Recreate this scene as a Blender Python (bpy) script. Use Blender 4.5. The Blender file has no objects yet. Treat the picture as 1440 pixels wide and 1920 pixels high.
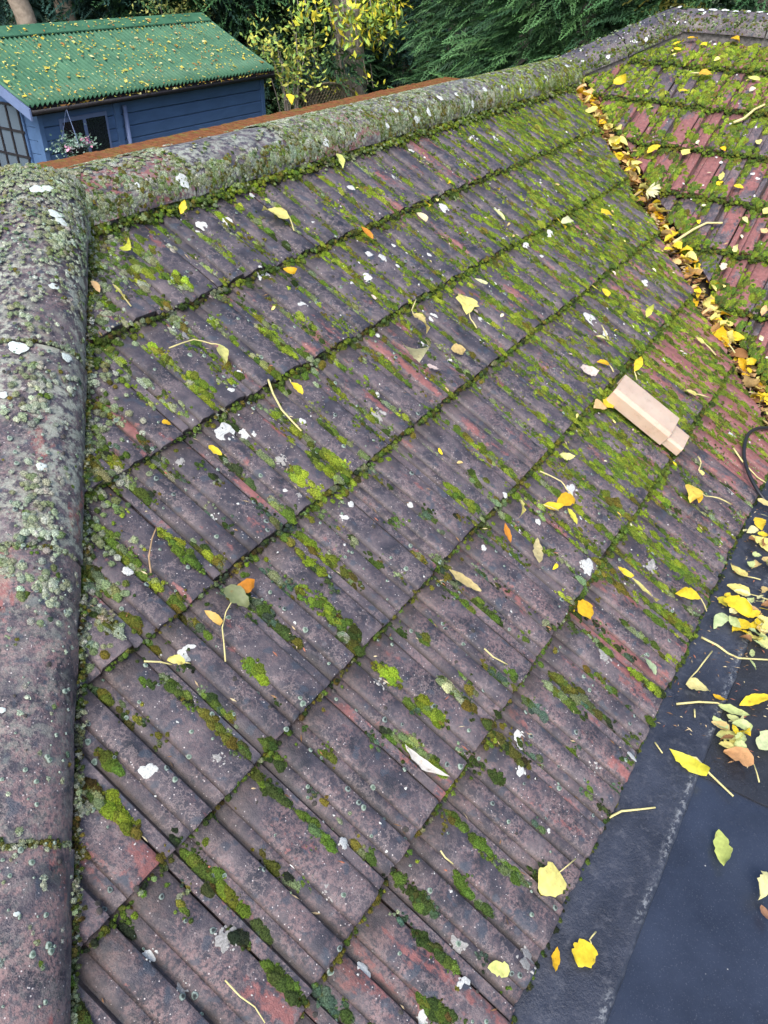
import bpy, bmesh, math, random
import numpy as np
from mathutils import Vector, Matrix

random.seed(7)
rng = np.random.default_rng(7)
SC = bpy.context.scene
COL = SC.collection

# ------------------------------------------------------------------ camera
CAM = np.array([-0.34482854, -1.35373824, 0.69897122])
RW = np.array([[0.5481319087, -0.8360625520, 0.0234695490],
               [-0.4890488655, -0.3431372083, -0.8019277170],
               [0.6785150092, 0.4280844139, -0.5969598956]])   # rows: right, down, forward
F = 1442.0
cd = bpy.data.cameras.new('camera')
cam = bpy.data.objects.new('camera', cd)
COL.objects.link(cam)
m = Matrix.Identity(4)
for i in range(3):
    m[i][0] = RW[0][i]; m[i][1] = -RW[1][i]; m[i][2] = -RW[2][i]; m[i][3] = CAM[i]
cam.matrix_world = m
cd.sensor_fit = 'VERTICAL'; cd.sensor_height = 36.0; cd.lens = F / 1920 * 36.0
cd.clip_start = 0.05; cd.clip_end = 600
SC.camera = cam

# ------------------------------------------------------------------ light
SUN_EL, SUN_AZ = math.radians(52), math.radians(-108)      # azimuth measured from +Y towards +X
w = bpy.data.worlds.new('World'); SC.world = w; w.use_nodes = True
nt = w.node_tree; nt.nodes.clear()
sky = nt.nodes.new('ShaderNodeTexSky'); sky.sky_type = 'NISHITA'; sky.sun_disc = False
sky.sun_elevation = SUN_EL; sky.sun_rotation = SUN_AZ
sky.air_density = 1.0; sky.dust_density = 3.0; sky.ozone_density = 1.0
bg = nt.nodes.new('ShaderNodeBackground'); bg.inputs['Strength'].default_value = 0.15
out = nt.nodes.new('ShaderNodeOutputWorld')
nt.links.new(sky.outputs[0], bg.inputs[0]); nt.links.new(bg.outputs[0], out.inputs[0])
sd = bpy.data.lights.new('sun', 'SUN'); sd.energy = 1.3; sd.angle = math.radians(30); sd.color = (1, 0.97, 0.92)
sun = bpy.data.objects.new('sun', sd); COL.objects.link(sun)
sv = Vector((math.cos(SUN_EL) * math.sin(SUN_AZ), math.cos(SUN_EL) * math.cos(SUN_AZ), math.sin(SUN_EL)))
sun.rotation_euler = sv.to_track_quat('Z', 'Y').to_euler()
SC.view_settings.view_transform = 'Standard'; SC.view_settings.look = 'None'
SC.view_settings.exposure = 1.0; SC.view_settings.gamma = 1
SC.view_settings.use_curve_mapping = False

# ------------------------------------------------------------------ frames
TH = math.radians(28); ct, st, tt = math.cos(TH), math.sin(TH), math.tan(TH)
G, W = 0.2903, 0.2                     # tile gauge and cover width
MA = np.array([[1, 0, 0], [0, ct, -st], [0, st, ct]], float)       # main slope: along, up, normal (columns)
OA = np.zeros(3)
XR = 3.70
MB_ = np.array([[0, ct, -st], [-1, 0, 0], [0, st, ct]], float)     # right slope
OB = np.array([XR, 0, 0.0])
MF = np.eye(3); ZF = -0.715; OF = np.array([0, 0, ZF])             # flat roof
QB = 0.232                                                          # right slope: course edge phase

def mat4(M, O):
    r = Matrix.Identity(4)
    for i in range(3):
        for j in range(3): r[i][j] = M[i][j]
        r[i][3] = O[i]
    return r
def ray(px, py): return RW.T @ np.array([(px - 720) / F, (py - 960) / F, 1.0])
def on(px, py, M, O, off=0.0):
    """the point of a surface that a sight line meets, in the surface's own coordinates"""
    d = M.T @ ray(px, py); c = M.T @ (CAM - O)
    k = (off - c[2]) / d[2]
    return c + k * d
def at_y(px, py, Y):
    d = ray(px, py); return CAM + d * ((Y - CAM[1]) / d[1])
def at_z(px, py, Z):
    d = ray(px, py); return CAM + d * ((Z - CAM[2]) / d[2])

# ------------------------------------------------------------------ object helpers
def mesh_np(name, V, Fa, mat=None, col=None, smooth=False):
    """V (n,3); Fa (m,3) or (m,4) int array; col (n,3) optional vertex colours"""
    me = bpy.data.meshes.new(name)
    V = np.asarray(V, np.float32); Fa = np.asarray(Fa, np.int32)
    k = Fa.shape[1]
    me.vertices.add(len(V)); me.vertices.foreach_set('co', V.ravel())
    me.loops.add(Fa.size); me.loops.foreach_set('vertex_index', Fa.ravel())
    me.polygons.add(len(Fa)); me.polygons.foreach_set('loop_start', np.arange(0, Fa.size, k, dtype=np.int32))
    me.polygons.foreach_set('loop_total', np.full(len(Fa), k, np.int32))
    if smooth: me.polygons.foreach_set('use_smooth', np.ones(len(Fa), bool))
    me.update(calc_edges=True)
    if col is not None:
        a = me.color_attributes.new('Col', 'FLOAT_COLOR', 'POINT')
        a.data.foreach_set('color', np.concatenate([col, np.ones((len(V), 1))], 1).astype(np.float32).ravel())
    if mat: me.materials.append(mat)
    return me
def link(name, me, parent=None, M=None, O=None, color=None):
    o = bpy.data.objects.new(name, me); COL.objects.link(o)
    if M is not None: o.matrix_world = mat4(M, O)
    if parent is not None:
        o.parent = parent; o.matrix_parent_inverse = parent.matrix_world.inverted() if M is not None else Matrix.Identity(4)
    if color is not None: o.color = (*color, 1)
    return o
def tag(o, label=None, cat=None, group=None, kind=None):
    if label: o['label'] = label
    if cat: o['category'] = cat
    if group: o['group'] = group
    if kind: o['kind'] = kind
    return o
def empty(name, loc=(0, 0, 0)):
    o = bpy.data.objects.new(name, None); COL.objects.link(o)
    o.matrix_world = Matrix.Translation(Vector(loc)); o.empty_display_size = 0.05
    return o

def template_set(name, temps, mat):
    """little meshes that instance_obj() repeats; temps: (verts, faces, shade)"""
    c = bpy.data.collections.new(name)
    for i, (tv, tf, ts) in enumerate(temps):
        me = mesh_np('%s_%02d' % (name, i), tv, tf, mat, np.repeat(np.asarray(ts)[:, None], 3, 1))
        c.objects.link(bpy.data.objects.new('%s_%02d' % (name, i), me))
    return c
def euler_of(M):
    sy = np.hypot(M[:, 0, 0], M[:, 1, 0])
    return np.stack([np.arctan2(M[:, 2, 1], M[:, 2, 2]), np.arctan2(-M[:, 2, 0], sy), np.arctan2(M[:, 1, 0], M[:, 0, 0])], 1)
def instance_obj(name, coll, P, M, S, C, idx):
    me = bpy.data.meshes.new(name); me.vertices.add(len(P)); me.vertices.foreach_set('co', np.asarray(P, np.float32).ravel())
    for nm, arr in (('eul', euler_of(np.asarray(M))), ('scl', S), ('icol', C)):
        me.attributes.new(nm, 'FLOAT_VECTOR', 'POINT').data.foreach_set('vector', np.asarray(arr, np.float32).ravel())
    me.attributes.new('idx', 'INT', 'POINT').data.foreach_set('value', np.asarray(idx, np.int32))
    o = bpy.data.objects.new(name, me); COL.objects.link(o)
    g = bpy.data.node_groups.new(name, 'GeometryNodeTree')
    g.interface.new_socket('Geometry', in_out='INPUT', socket_type='NodeSocketGeometry'); g.interface.new_socket('Geometry', in_out='OUTPUT', socket_type='NodeSocketGeometry')
    N = g.nodes.new; gi, go, ip, ci = N('NodeGroupInput'), N('NodeGroupOutput'), N('GeometryNodeInstanceOnPoints'), N('GeometryNodeCollectionInfo')
    ci.inputs['Collection'].default_value = coll; ci.inputs['Separate Children'].default_value = True; ci.inputs['Reset Children'].default_value = True
    ip.inputs['Pick Instance'].default_value = True
    def na(nm, ty):
        q = N('GeometryNodeInputNamedAttribute'); q.data_type = ty; q.inputs['Name'].default_value = nm; return next(x for x in q.outputs if x.enabled and x.name == 'Attribute')
    g.links.new(gi.outputs[0], ip.inputs['Points']); g.links.new(ci.outputs[0], ip.inputs['Instance'])
    g.links.new(na('idx', 'INT'), ip.inputs['Instance Index']); g.links.new(na('scl', 'FLOAT_VECTOR'), ip.inputs['Scale'])
    er = N('FunctionNodeEulerToRotation'); g.links.new(na('eul', 'FLOAT_VECTOR'), er.inputs[0]); g.links.new(er.outputs[0], ip.inputs['Rotation'])
    g.links.new(ip.outputs[0], go.inputs[0]); o.modifiers.new('scatter', 'NODES').node_group = g
    return o

class MB:
    """collects boxes, tubes and quads; build() links them as one mesh"""
    def __init__(s): s.v = []; s.f = []
    def add(s, vs, fs):
        b = len(s.v); s.v += [tuple(map(float, x)) for x in vs]; s.f += [tuple(b + i for i in f) for f in fs]; return s
    def box(s, lo, hi, M=None, O=None):
        (a, b, c), (d, e, f) = lo, hi
        vs = [(a,b,c),(d,b,c),(d,e,c),(a,e,c),(a,b,f),(d,b,f),(d,e,f),(a,e,f)]
        if M is not None: vs = [M @ np.array(q) + O for q in vs]
        return s.add(vs, [(0,3,2,1),(4,5,6,7),(0,1,5,4),(1,2,6,5),(2,3,7,6),(3,0,4,7)])
    def tube(s, pts, r, n=6, caps=True):
        pts = [np.array(q, float) for q in pts]
        rr = r if hasattr(r, '__len__') else [r] * len(pts)
        vs = []; fs = []
        for i, q in enumerate(pts):
            d = pts[min(i + 1, len(pts) - 1)] - pts[max(i - 1, 0)]; d /= np.linalg.norm(d) + 1e-9
            a = np.cross(d, [0.13, 0.21, 0.97]);
            if np.linalg.norm(a) < 0.1: a = np.cross(d, [1, 0, 0])
            a /= np.linalg.norm(a); b = np.cross(d, a)
            for k in range(n):
                t = 2 * math.pi * k / n; vs.append(q + rr[i] * (math.cos(t) * a + math.sin(t) * b))
        for i in range(len(pts) - 1):
            for k in range(n):
                k2 = (k + 1) % n; fs.append((i*n+k, i*n+k2, (i+1)*n+k2, (i+1)*n+k))
        if caps: fs.append(tuple(range(n))[::-1]); fs.append(tuple((len(pts)-1)*n + k for k in range(n)))
        return s.add(vs, fs)
    def mesh(s, name, mat, smooth=False):
        me = bpy.data.meshes.new(name); me.from_pydata(s.v, [], s.f); me.update()
        if mat: me.materials.append(mat)
        if smooth:
            for q in me.polygons: q.use_smooth = True
        return me
    def build(s, name, mat, parent=None, smooth=False, M=None, O=None, color=None, bevel=0):
        o = link(name, s.mesh(name, mat, smooth), parent, M, O, color)
        if bevel:
            b = o.modifiers.new('bevel', 'BEVEL'); b.width = bevel; b.segments = 2; b.limit_method = 'ANGLE'
        return o

# ------------------------------------------------------------------ materials
class NT:
    def __init__(s, name):
        s.m = bpy.data.materials.new(name); s.m.use_nodes = True; s.t = s.m.node_tree
        s.b = s.t.nodes['Principled BSDF']
    def n(s, typ, **kw):
        q = s.t.nodes.new(typ)
        for k, v in kw.items(): setattr(q, k, v)
        return q
    def l(s, a, b): s.t.links.new(a, b)
    def noise(s, vec, scale, detail=4, rough=0.55):
        q = s.n('ShaderNodeTexNoise'); q.inputs['Scale'].default_value = scale
        q.inputs['Detail'].default_value = detail; q.inputs['Roughness'].default_value = rough
        if vec is not None: s.l(vec, q.inputs['Vector'])
        return q.outputs['Fac']
    def ramp(s, fac, stops):
        q = s.n('ShaderNodeValToRGB'); e = q.color_ramp.elements
        while len(e) < len(stops): e.new(0.5)
        for i, (p, c) in enumerate(stops):
            e[i].position = p; e[i].color = (*c, 1) if hasattr(c, '__len__') else (c, c, c, 1)
        s.l(fac, q.inputs[0]); return q.outputs[0]
    def mix(s, fac, a, b, mode='MIX'):
        q = s.n('ShaderNodeMix', data_type='RGBA', blend_type=mode)
        for sock, v in ((q.inputs[0], fac), (q.inputs[6], a), (q.inputs[7], b)):
            if hasattr(v, 'is_output') or hasattr(v, 'links'): s.l(v, sock)
            elif hasattr(v, '__len__'): sock.default_value = (*v, 1)
            else: sock.default_value = v
        return q.outputs[2]
    def math(s, op, a, b=0.0):
        q = s.n('ShaderNodeMath', operation=op)
        for sock, v in ((q.inputs[0], a), (q.inputs[1], b)):
            if hasattr(v, 'links'): s.l(v, sock)
            else: sock.default_value = v
        return q.outputs[0]
    def bump(s, h, strength=0.4, dist=0.002, prev=None):
        q = s.n('ShaderNodeBump'); q.inputs['Strength'].default_value = strength; q.inputs['Distance'].default_value = dist
        s.l(h, q.inputs['Height'])
        if prev is not None: s.l(prev, q.inputs['Normal'])
        s.l(q.outputs[0], s.b.inputs['Normal']); return q.outputs[0]
    def base(s, c, rough=0.6, spec=0.5):
        if hasattr(c, 'links'): s.l(c, s.b.inputs['Base Color'])
        else: s.b.inputs['Base Color'].default_value = (*c, 1)
        if hasattr(rough, 'links'): s.l(rough, s.b.inputs['Roughness'])
        else: s.b.inputs['Roughness'].default_value = rough
        s.b.inputs['Specular IOR Level'].default_value = spec
        return s.m
def coords(t, obj=True, stretch=None, rand=True):
    tc = t.n('ShaderNodeTexCoord'); v = tc.outputs['Object' if obj else 'Generated']
    if rand:
        oi = t.n('ShaderNodeObjectInfo'); a = t.n('ShaderNodeVectorMath', operation='SCALE')
        a.inputs[0].default_value = (37.0, 91.0, 53.0); t.l(oi.outputs['Random'], a.inputs['Scale'])
        b = t.n('ShaderNodeVectorMath', operation='ADD'); t.l(v, b.inputs[0]); t.l(a.outputs[0], b.inputs[1]); v = b.outputs[0]
    if stretch:
        mp = t.n('ShaderNodeVectorMath', operation='MULTIPLY'); mp.inputs[1].default_value = stretch
        t.l(v, mp.inputs[0]); v = mp.outputs[0]
    return v

def mat_tile(crust=False):
    t = NT('weathered_ridge_tile' if crust else 'weathered_concrete_tile')
    v = coords(t); vs = coords(t, stretch=(1, 0.28, 1))
    oi = t.n('ShaderNodeObjectInfo'); sp = t.n('ShaderNodeSeparateColor'); t.l(oi.outputs['Color'], sp.inputs[0])
    red, brn, dk = sp.outputs[0], sp.outputs[1], sp.outputs[2]
    c = t.ramp(t.noise(v, 13, 6, 0.62), [(0.34, (0.017, 0.019, 0.028)), (0.49, (0.050, 0.045, 0.058)), (0.68, (0.128, 0.105, 0.112))])
    # pale marbled filigree
    fa = t.math('ABSOLUTE', t.math('SUBTRACT', t.noise(v, 30, 6, 0.72), 0.5)); fl = t.ramp(fa, [(0.0, 1.0), (0.035, 0.0)])
    fm = t.ramp(t.noise(v, 11, 3), [(0.38, 0.0), (0.55, 1.0)])
    c = t.mix(t.math('MULTIPLY', t.math('MULTIPLY', fl, fm), 0.6), c, (0.29, 0.225, 0.215))
    # bare aggregate showing pink-brown in fine mottling
    m1 = t.ramp(t.noise(v, 21, 6, 0.7), [(0.44, 0.0), (0.60, 1.0)]); m2 = t.ramp(t.noise(v, 170, 3, 0.6), [(0.42, 0.0), (0.56, 1.0)])
    c = t.mix(t.math('MULTIPLY', t.math('MULTIPLY', m1, m2), brn), c, (0.235, 0.150, 0.145))
    # slate-dark algae discs
    d = t.ramp(t.noise(v, 38, 2, 0.4), [(0.62, 0.0), (0.68, 1.0)])
    c = t.mix(t.math('MULTIPLY', d, 0.7), c, (0.040, 0.055, 0.078))
    # spalled salmon surface, streaked down the slope
    rn = t.math('ADD', t.math('MULTIPLY', t.noise(vs, 16, 6, 0.62), 0.75), t.math('MULTIPLY', t.noise(v, 70, 4, 0.7), 0.25))
    thr = t.math('SUBTRACT', 0.685, t.math('MULTIPLY', red, 0.27))
    rm = t.math('MULTIPLY', t.math('MAXIMUM', t.math('SUBTRACT', rn, thr), 0.0), 22.0)
    rm = t.math('MINIMUM', rm, 1.0)
    rc = t.ramp(t.noise(v, 60, 4, 0.7), [(0.3, (0.17, 0.060, 0.055)), (0.7, (0.34, 0.135, 0.12))])
    c = t.mix(t.math('MULTIPLY', rm, 0.9), c, rc)
    # dark peppering and pale grains
    pk = t.ramp(t.noise(v, 260, 2, 0.5), [(0.64, 0.0), (0.72, 1.0)])
    c = t.mix(t.math('MULTIPLY', pk, 0.6), c, (0.035, 0.035, 0.045))
    vo = t.n('ShaderNodeTexVoronoi'); vo.inputs['Scale'].default_value = 130; t.l(v, vo.inputs['Vector'])
    wsp = t.ramp(vo.outputs['Distance'], [(0.10, 1.0), (0.17, 0.0)]); wm = t.ramp(t.noise(v, 90, 2), [(0.50, 0.0), (0.55, 1.0)])
    c = t.mix(t.math('MULTIPLY', wsp, wm), c, (0.55, 0.50, 0.48))
    # thin grey crust clouding
    g = t.ramp(t.noise(v, 42, 6, 0.75), [(0.56, 0.0), (0.70, 0.55)])
    c = t.mix(t.math('MULTIPLY', g, dk), c, (0.27, 0.27, 0.29))
    if crust:
        k1 = t.ramp(t.noise(v, 48, 6, 0.72), [(0.47, 0.0), (0.56, 1.0)]); k2 = t.ramp(t.noise(v, 7, 3), [(0.36, 0.0), (0.56, 1.0)])
        kc = t.ramp(t.noise(v, 150, 4, .7), [(0.3, (0.20, 0.22, 0.17)), (0.7, (0.46, 0.48, 0.40))])
        c = t.mix(t.math('MULTIPLY', t.math('MULTIPLY', k1, k2), dk), c, kc)
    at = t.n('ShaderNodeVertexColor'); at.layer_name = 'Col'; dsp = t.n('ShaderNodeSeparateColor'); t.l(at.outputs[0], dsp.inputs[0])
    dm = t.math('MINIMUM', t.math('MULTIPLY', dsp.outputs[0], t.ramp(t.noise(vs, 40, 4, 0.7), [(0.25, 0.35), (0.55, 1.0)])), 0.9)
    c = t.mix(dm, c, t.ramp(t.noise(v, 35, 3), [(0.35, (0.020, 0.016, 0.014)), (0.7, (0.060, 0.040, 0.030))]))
    h = t.math('ADD', t.noise(v, 420, 3, 0.6), t.math('MULTIPLY', t.noise(v, 60, 4), 1.2))
    t.bump(h, 0.8, 0.0018)
    rgh = t.ramp(t.noise(v, 9, 3), [(0.3, 0.42), (0.7, 0.62)])
    return t.base(c, rgh, 0.5)
def mat_vcol(name, rough=0.85, spec=0.2, nscale=500, lo=0.55, hi=1.35, bump=0.0, inst=False):
    t = NT(name); a = t.n('ShaderNodeVertexColor'); a.layer_name = 'Col'
    tc = t.n('ShaderNodeNewGeometry')
    f = t.ramp(t.noise(tc.outputs['Position'], nscale, 3, 0.65), [(0.34, lo), (0.66, hi)])
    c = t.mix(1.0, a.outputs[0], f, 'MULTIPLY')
    if inst:
        ia = t.n('ShaderNodeAttribute', attribute_type='INSTANCER'); ia.attribute_name = 'icol'; c = t.mix(1.0, c, ia.outputs['Color'], 'MULTIPLY')
    if bump: t.bump(t.noise(tc.outputs['Position'], nscale * 1.3, 3, 0.7), bump, 0.003)
    return t.base(c, rough, spec)
def mat_plain(name, c, rough=0.6, spec=0.4, nscale=40, var=0.25, bump=0.0, bs=200, stretch=None, metal=0.0):
    t = NT(name); v = coords(t, stretch=stretch)
    f = t.ramp(t.noise(v, nscale, 5, 0.6), [(0.3, 1 - var), (0.7, 1 + var)])
    cc = t.mix(1.0, c, f, 'MULTIPLY')
    if bump: t.bump(t.noise(v, bs, 4), bump, 0.003)
    t.b.inputs['Metallic'].default_value = metal
    return t.base(cc, rough, spec)
def mat_leaf():
    t = NT('autumn_leaf'); v = coords(t); oi = t.n('ShaderNodeObjectInfo')
    f = t.ramp(t.noise(v, 90, 4), [(0.3, 0.80), (0.65, 1.12)])
    c = t.mix(1.0, oi.outputs['Color'], f, 'MULTIPLY')
    br = t.ramp(t.noise(v, 75, 5, 0.75), [(0.58, 0.0), (0.72, 0.8)])
    c = t.mix(br, c, (0.24, 0.12, 0.03))
    t.bump(t.noise(v, 240, 3), 0.3, 0.001)
    t.base(c, 0.5, 0.4)
    tr = t.n('ShaderNodeBsdfTranslucent'); t.l(c, tr.inputs[0])
    mx = t.n('ShaderNodeMixShader'); mx.inputs[0].default_value = 0.25
    o = t.t.nodes['Material Output']; t.l(t.b.outputs[0], mx.inputs[1]); t.l(tr.outputs[0], mx.inputs[2]); t.l(mx.outputs[0], o.inputs[0])
    return t.m
def mat_felt(name, c0, c1, r0, r1, bump, bs):
    t = NT(name); v = coords(t, rand=False)
    c = t.ramp(t.noise(v, 6, 6, 0.65), [(0.3, c0), (0.7, c1)])
    vo = t.n('ShaderNodeTexVoronoi'); vo.inputs['Scale'].default_value = 45; t.l(v, vo.inputs['Vector'])
    sm = t.ramp(vo.outputs['Distance'], [(0.045, 1.0), (0.08, 0.0)]); sg = t.ramp(t.noise(v, 31, 2), [(0.62, 0.0), (0.65, 1.0)])
    c = t.mix(t.math('MULTIPLY', sm, sg), c, (0.4, 0.4, 0.38))
    st_ = t.ramp(t.noise(v, 3.2, 7, 0.7), [(0.50, 0.0), (0.62, 1.0)])
    c = t.mix(t.math('MULTIPLY', st_, 0.35), c, (0.010, 0.011, 0.014))
    gr = t.ramp(t.noise(v, 320, 3, 0.7), [(0.60, 0.0), (0.70, 0.5)]); c = t.mix(gr, c, (0.12, 0.13, 0.15))
    t.bump(t.math('ADD', t.noise(v, bs, 5, 0.65), t.math('MULTIPLY', t.noise(v, 9, 3), 3.5)), bump, 0.003)
    return t.base(c, t.ramp(t.noise(v, 3.4, 6, 0.62), [(0.40, r0), (0.56, r1)]), 0.5)

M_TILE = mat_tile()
M_CAP = mat_tile(True)
M_MOSS = mat_vcol('moss', 0.9, 0.12, 420, 0.36, 1.75, bump=0.9, inst=True)
M_LICH = mat_vcol('lichen', 0.9, 0.15, 500, 0.72, 1.15)
M_FOL = mat_vcol('foliage', 0.6, 0.3, 5, 0.7, 1.3)
M_LEAF = mat_leaf()
M_MORT = mat_plain('mortar', (0.13, 0.12, 0.115), 0.9, 0.2, 60, 0.5, 0.8, 200)
M_TROUGH = mat_plain('dark_trough', (0.03, 0.026, 0.02), 0.8, 0.3, 30, 0.5, 0.6, 90)

# ------------------------------------------------------------------ tile profile
PX = np.array([0, .02, .10, .118, .135, .152, .175, .262, .270, .292, .31, .39, .475, .490, .508, .527, .545, .57, .652, .660, .682, .70, .78, .90, .975, 1.0])
PH = np.array([5, 6, 6, 0, -4, -3, 1.5, 4.2, 3.4, 10.5, 12.3, 13.5, 12.8, 11, -2, -4, -3, 1.5, 4.2, 3.4, 10.5, 12.3, 13.5, 13, 11.5, 9]) * 1e-3
STEP = 0.019
def prof(x): return np.interp(x % 1.0, PX, PH)
def surfA(u, wv, q0=0.0):
    """height of the tiled surface over the slope plane (course edges lie at wv = q0 - n*G)"""
    v = q0 - wv; r = np.ceil(v / G - 1e-6); s = v / G - (r - 1)
    return -STEP * (1 - s) + prof(u / W) - 0.012
def surfB(u, wv): return surfA(u, wv, QB)

def tile_mesh(seed, cut=None):
    """one interlocking tile, local origin at its lower left corner, y up the slope"""
    r = np.random.default_rng(seed)
    xs = np.concatenate([[0.0], PX[1:-1], [1.0]]) * (W - 0.0035) + 0.0017
    ss = np.array([-0.16, 0.0, 0.25, 0.5, 0.75, 0.93, 0.985, 1.0])      # 1 = lower edge
    nx, ns = len(xs), len(ss)
    hh = np.interp((xs - 0.0017) / (W - 0.0035), PX, PH) - 0.012
    V = []
    for j, s_ in enumerate(ss):
        edge = r.normal(0, 0.0007, nx) if s_ > 0.9 else np.zeros(nx)
        for i in range(nx):
            z = -STEP * (1 - s_) + hh[i] + edge[i] * 0.5
            if s_ == 1.0: z -= 0.0028
            y = (1 - s_) * G + (edge[i] * 1.3 if s_ == 1.0 else 0)
            V.append((xs[i], y, z))
    Fq = [(j*nx+i, (j+1)*nx+i, (j+1)*nx+i+1, j*nx+i+1) for j in range(ns-1) for i in range(nx-1)]
    bm = bmesh.new(); bv = [bm.verts.new(q) for q in V]
    for f in Fq: bm.faces.new([bv[i] for i in f]).smooth = True
    if cut:
        for co, no in cut:
            gg = bm.verts[:] + bm.edges[:] + bm.faces[:]
            bmesh.ops.bisect_plane(bm, geom=gg, plane_co=co, plane_no=no, clear_outer=True)
    if not bm.faces: bm.free(); return None
    be = [e for e in bm.edges if e.is_boundary]
    ex = bmesh.ops.extrude_edge_only(bm, edges=be)['geom']
    for q in ex:
        if isinstance(q, bmesh.types.BMVert): q.co.z -= 0.017
    bmesh.ops.recalc_face_normals(bm, faces=bm.faces)
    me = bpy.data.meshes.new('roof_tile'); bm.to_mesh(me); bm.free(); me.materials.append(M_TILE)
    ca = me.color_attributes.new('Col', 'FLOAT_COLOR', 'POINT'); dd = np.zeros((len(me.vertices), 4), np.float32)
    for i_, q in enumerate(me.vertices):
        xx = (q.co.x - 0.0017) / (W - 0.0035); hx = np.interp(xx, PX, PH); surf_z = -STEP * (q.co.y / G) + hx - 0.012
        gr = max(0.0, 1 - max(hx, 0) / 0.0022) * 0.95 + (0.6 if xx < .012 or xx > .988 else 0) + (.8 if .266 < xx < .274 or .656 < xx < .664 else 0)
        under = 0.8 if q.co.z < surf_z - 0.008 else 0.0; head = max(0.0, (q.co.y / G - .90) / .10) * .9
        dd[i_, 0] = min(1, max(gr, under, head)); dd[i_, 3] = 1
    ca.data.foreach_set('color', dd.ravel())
    # keep folds crisp at the skirts
    me.set_sharp_from_angle(angle=math.radians(38))
    return me
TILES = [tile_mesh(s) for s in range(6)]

def lay_roof(root, M, O, q0, rows, cols, keep_cuts, colorf, jit):
    """keep_cuts: list of (point, outward normal) in slope coordinates (2-D)"""
    n = 0
    for r in rows:
        for k in cols:
            u0, w0 = k * W, q0 - r * G
            cs = [(u0, w0), (u0 + W, w0), (u0, w0 + G * 1.16), (u0 + W, w0 + G * 1.16)]
            cuts = []; dead = False
            for (pc, pn) in keep_cuts:
                d = [(a - pc[0]) * pn[0] + (b - pc[1]) * pn[1] for a, b in cs]
                if min(d) > -0.012: dead = True; break
                if max(d) > 0: cuts.append(((pc[0] - u0, pc[1] - w0, 0), (pn[0], pn[1], 0)))
            if dead: continue
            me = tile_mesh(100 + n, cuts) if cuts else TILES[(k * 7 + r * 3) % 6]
            if me is None: continue
            o = bpy.data.objects.new('roof_tile', me); COL.objects.link(o)
            j = np.random.default_rng(1000 * (r + 5) + k + 77)
            loc = M @ np.array([u0 + j.normal(0, jit * .4), w0 + j.normal(0, jit * .8), j.normal(0, jit * .3)]) + O
            Rm = Matrix.Rotation(j.normal(0, 0.0035), 4, 'Z') @ Matrix.Rotation(j.normal(0, 0.004), 4, 'X') @ Matrix.Rotation(j.normal(0, 0.003), 4, 'Y')
            o.matrix_world = mat4(M, loc) @ Rm
            o.parent = root; o.matrix_parent_inverse = root.matrix_world.inverted()
            o.color = (*colorf(u0 + W/2, w0 + G/2, j), 1); n += 1
    return n

# main slope -----------------------------------------------------------------
roofA = tag(empty('tiled_roof', (1.8, -0.6, -0.4)), 'main slope of ribbed purple-grey concrete tiles with moss between hip, ridge and valley', 'roof')
def plan_cut(M, O, pt, no):       # a vertical cutting plane given in plan, as slope coordinates
    n3 = M.T @ np.array([no[0], no[1], 0.0]); p3 = M.T @ (np.array([pt[0], pt[1], 0.0]) - O)
    nn = n3[:2]; d = (n3 @ p3) / (nn @ nn); return (nn * d, nn)
HIPC, VAL0, VAL1 = 0.60, 3.645, 3.775
cutsA = [plan_cut(MA, OA, (HIPC - 0.03, 0), (-1, 1)), plan_cut(MA, OA, (VAL0, 0), (1, -1)),
         (np.array([0, 0.36]), np.array([0, 1.0]))]
def colA(u, wv, j):
    red = 0.34 + 0.14 * j.normal() + (.28 if j.random() < .12 else 0) * min(1, .3 - wv)
    c3 = M3 = MA @ np.array([u, wv, 0])
    near_v = max(0.0, 1 - (VAL0 - (c3[0] - c3[1])) / 0.95)
    low = np.clip((-wv - 0.55) / 0.5, 0, 1)
    red += 0.95 * min(near_v * 1.4, 1) * low
    brown = np.clip(0.02 + (-wv) * 0.62 - u * 0.08 + 0.12 * j.normal(), 0.05, .95)
    return (float(np.clip(red, 0.05, 1.5)), float(brown), float(np.clip(0.35 + 0.2 * j.normal(), 0, 1)))
lay_roof(roofA, MA, OA, 0.0, range(-1, 6), range(-5, 22), cutsA, colA, 0.0032)
# battened deck under the tiles, with the valley gutter
b = MB()
def pl(p3): return tuple(p3)
def PA(u, wv, n=0): return MA @ np.array([u, wv, n]) + OA
def PB(u, wv, n=0): return MB_ @ np.array([u, wv, n]) + OB
def plan_on(M, O, x, y, off):     # point of a slope plane above plan position x, y
    N = M[:, 2]; z = (off + N @ O - N[0] * x - N[1] * y) / N[2]; return np.array([x, y, z])
yb, yt = -1.27, 0.38
b.add([plan_on(MA, OA, yb + .5, yb, -.052), plan_on(MA, OA, yb + 3.68, yb, -.052), plan_on(MA, OA, yt + 3.68, yt, -.052), plan_on(MA, OA, yt + .45, yt, -.052)], [(0, 1, 2, 3)])
b.build('underlay', M_TROUGH, roofA, M=np.eye(3), O=np.zeros(3))
b = MB()
for i in range(12):
    y0 = yb + (yt - yb) * i / 12; y1 = yb + (yt - yb) * (i + 1) / 12
    q = []
    for yy in (y0, y1):
        for dx in (3.56, 3.71, 3.86):
            z = (yy * tt - 0.062) if dx < 3.8 else (yy * tt + .16 * tt - 0.062)
            z = yy * tt - 0.060 + (0.012 if dx != 3.71 else -0.012)
            q.append((yy + dx, yy, z))
    b.add(q, [(0, 1, 4, 3), (1, 2, 5, 4)])
b.build('valley_gutter', M_TROUGH, roofA, M=np.eye(3), O=np.zeros(3))

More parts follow.
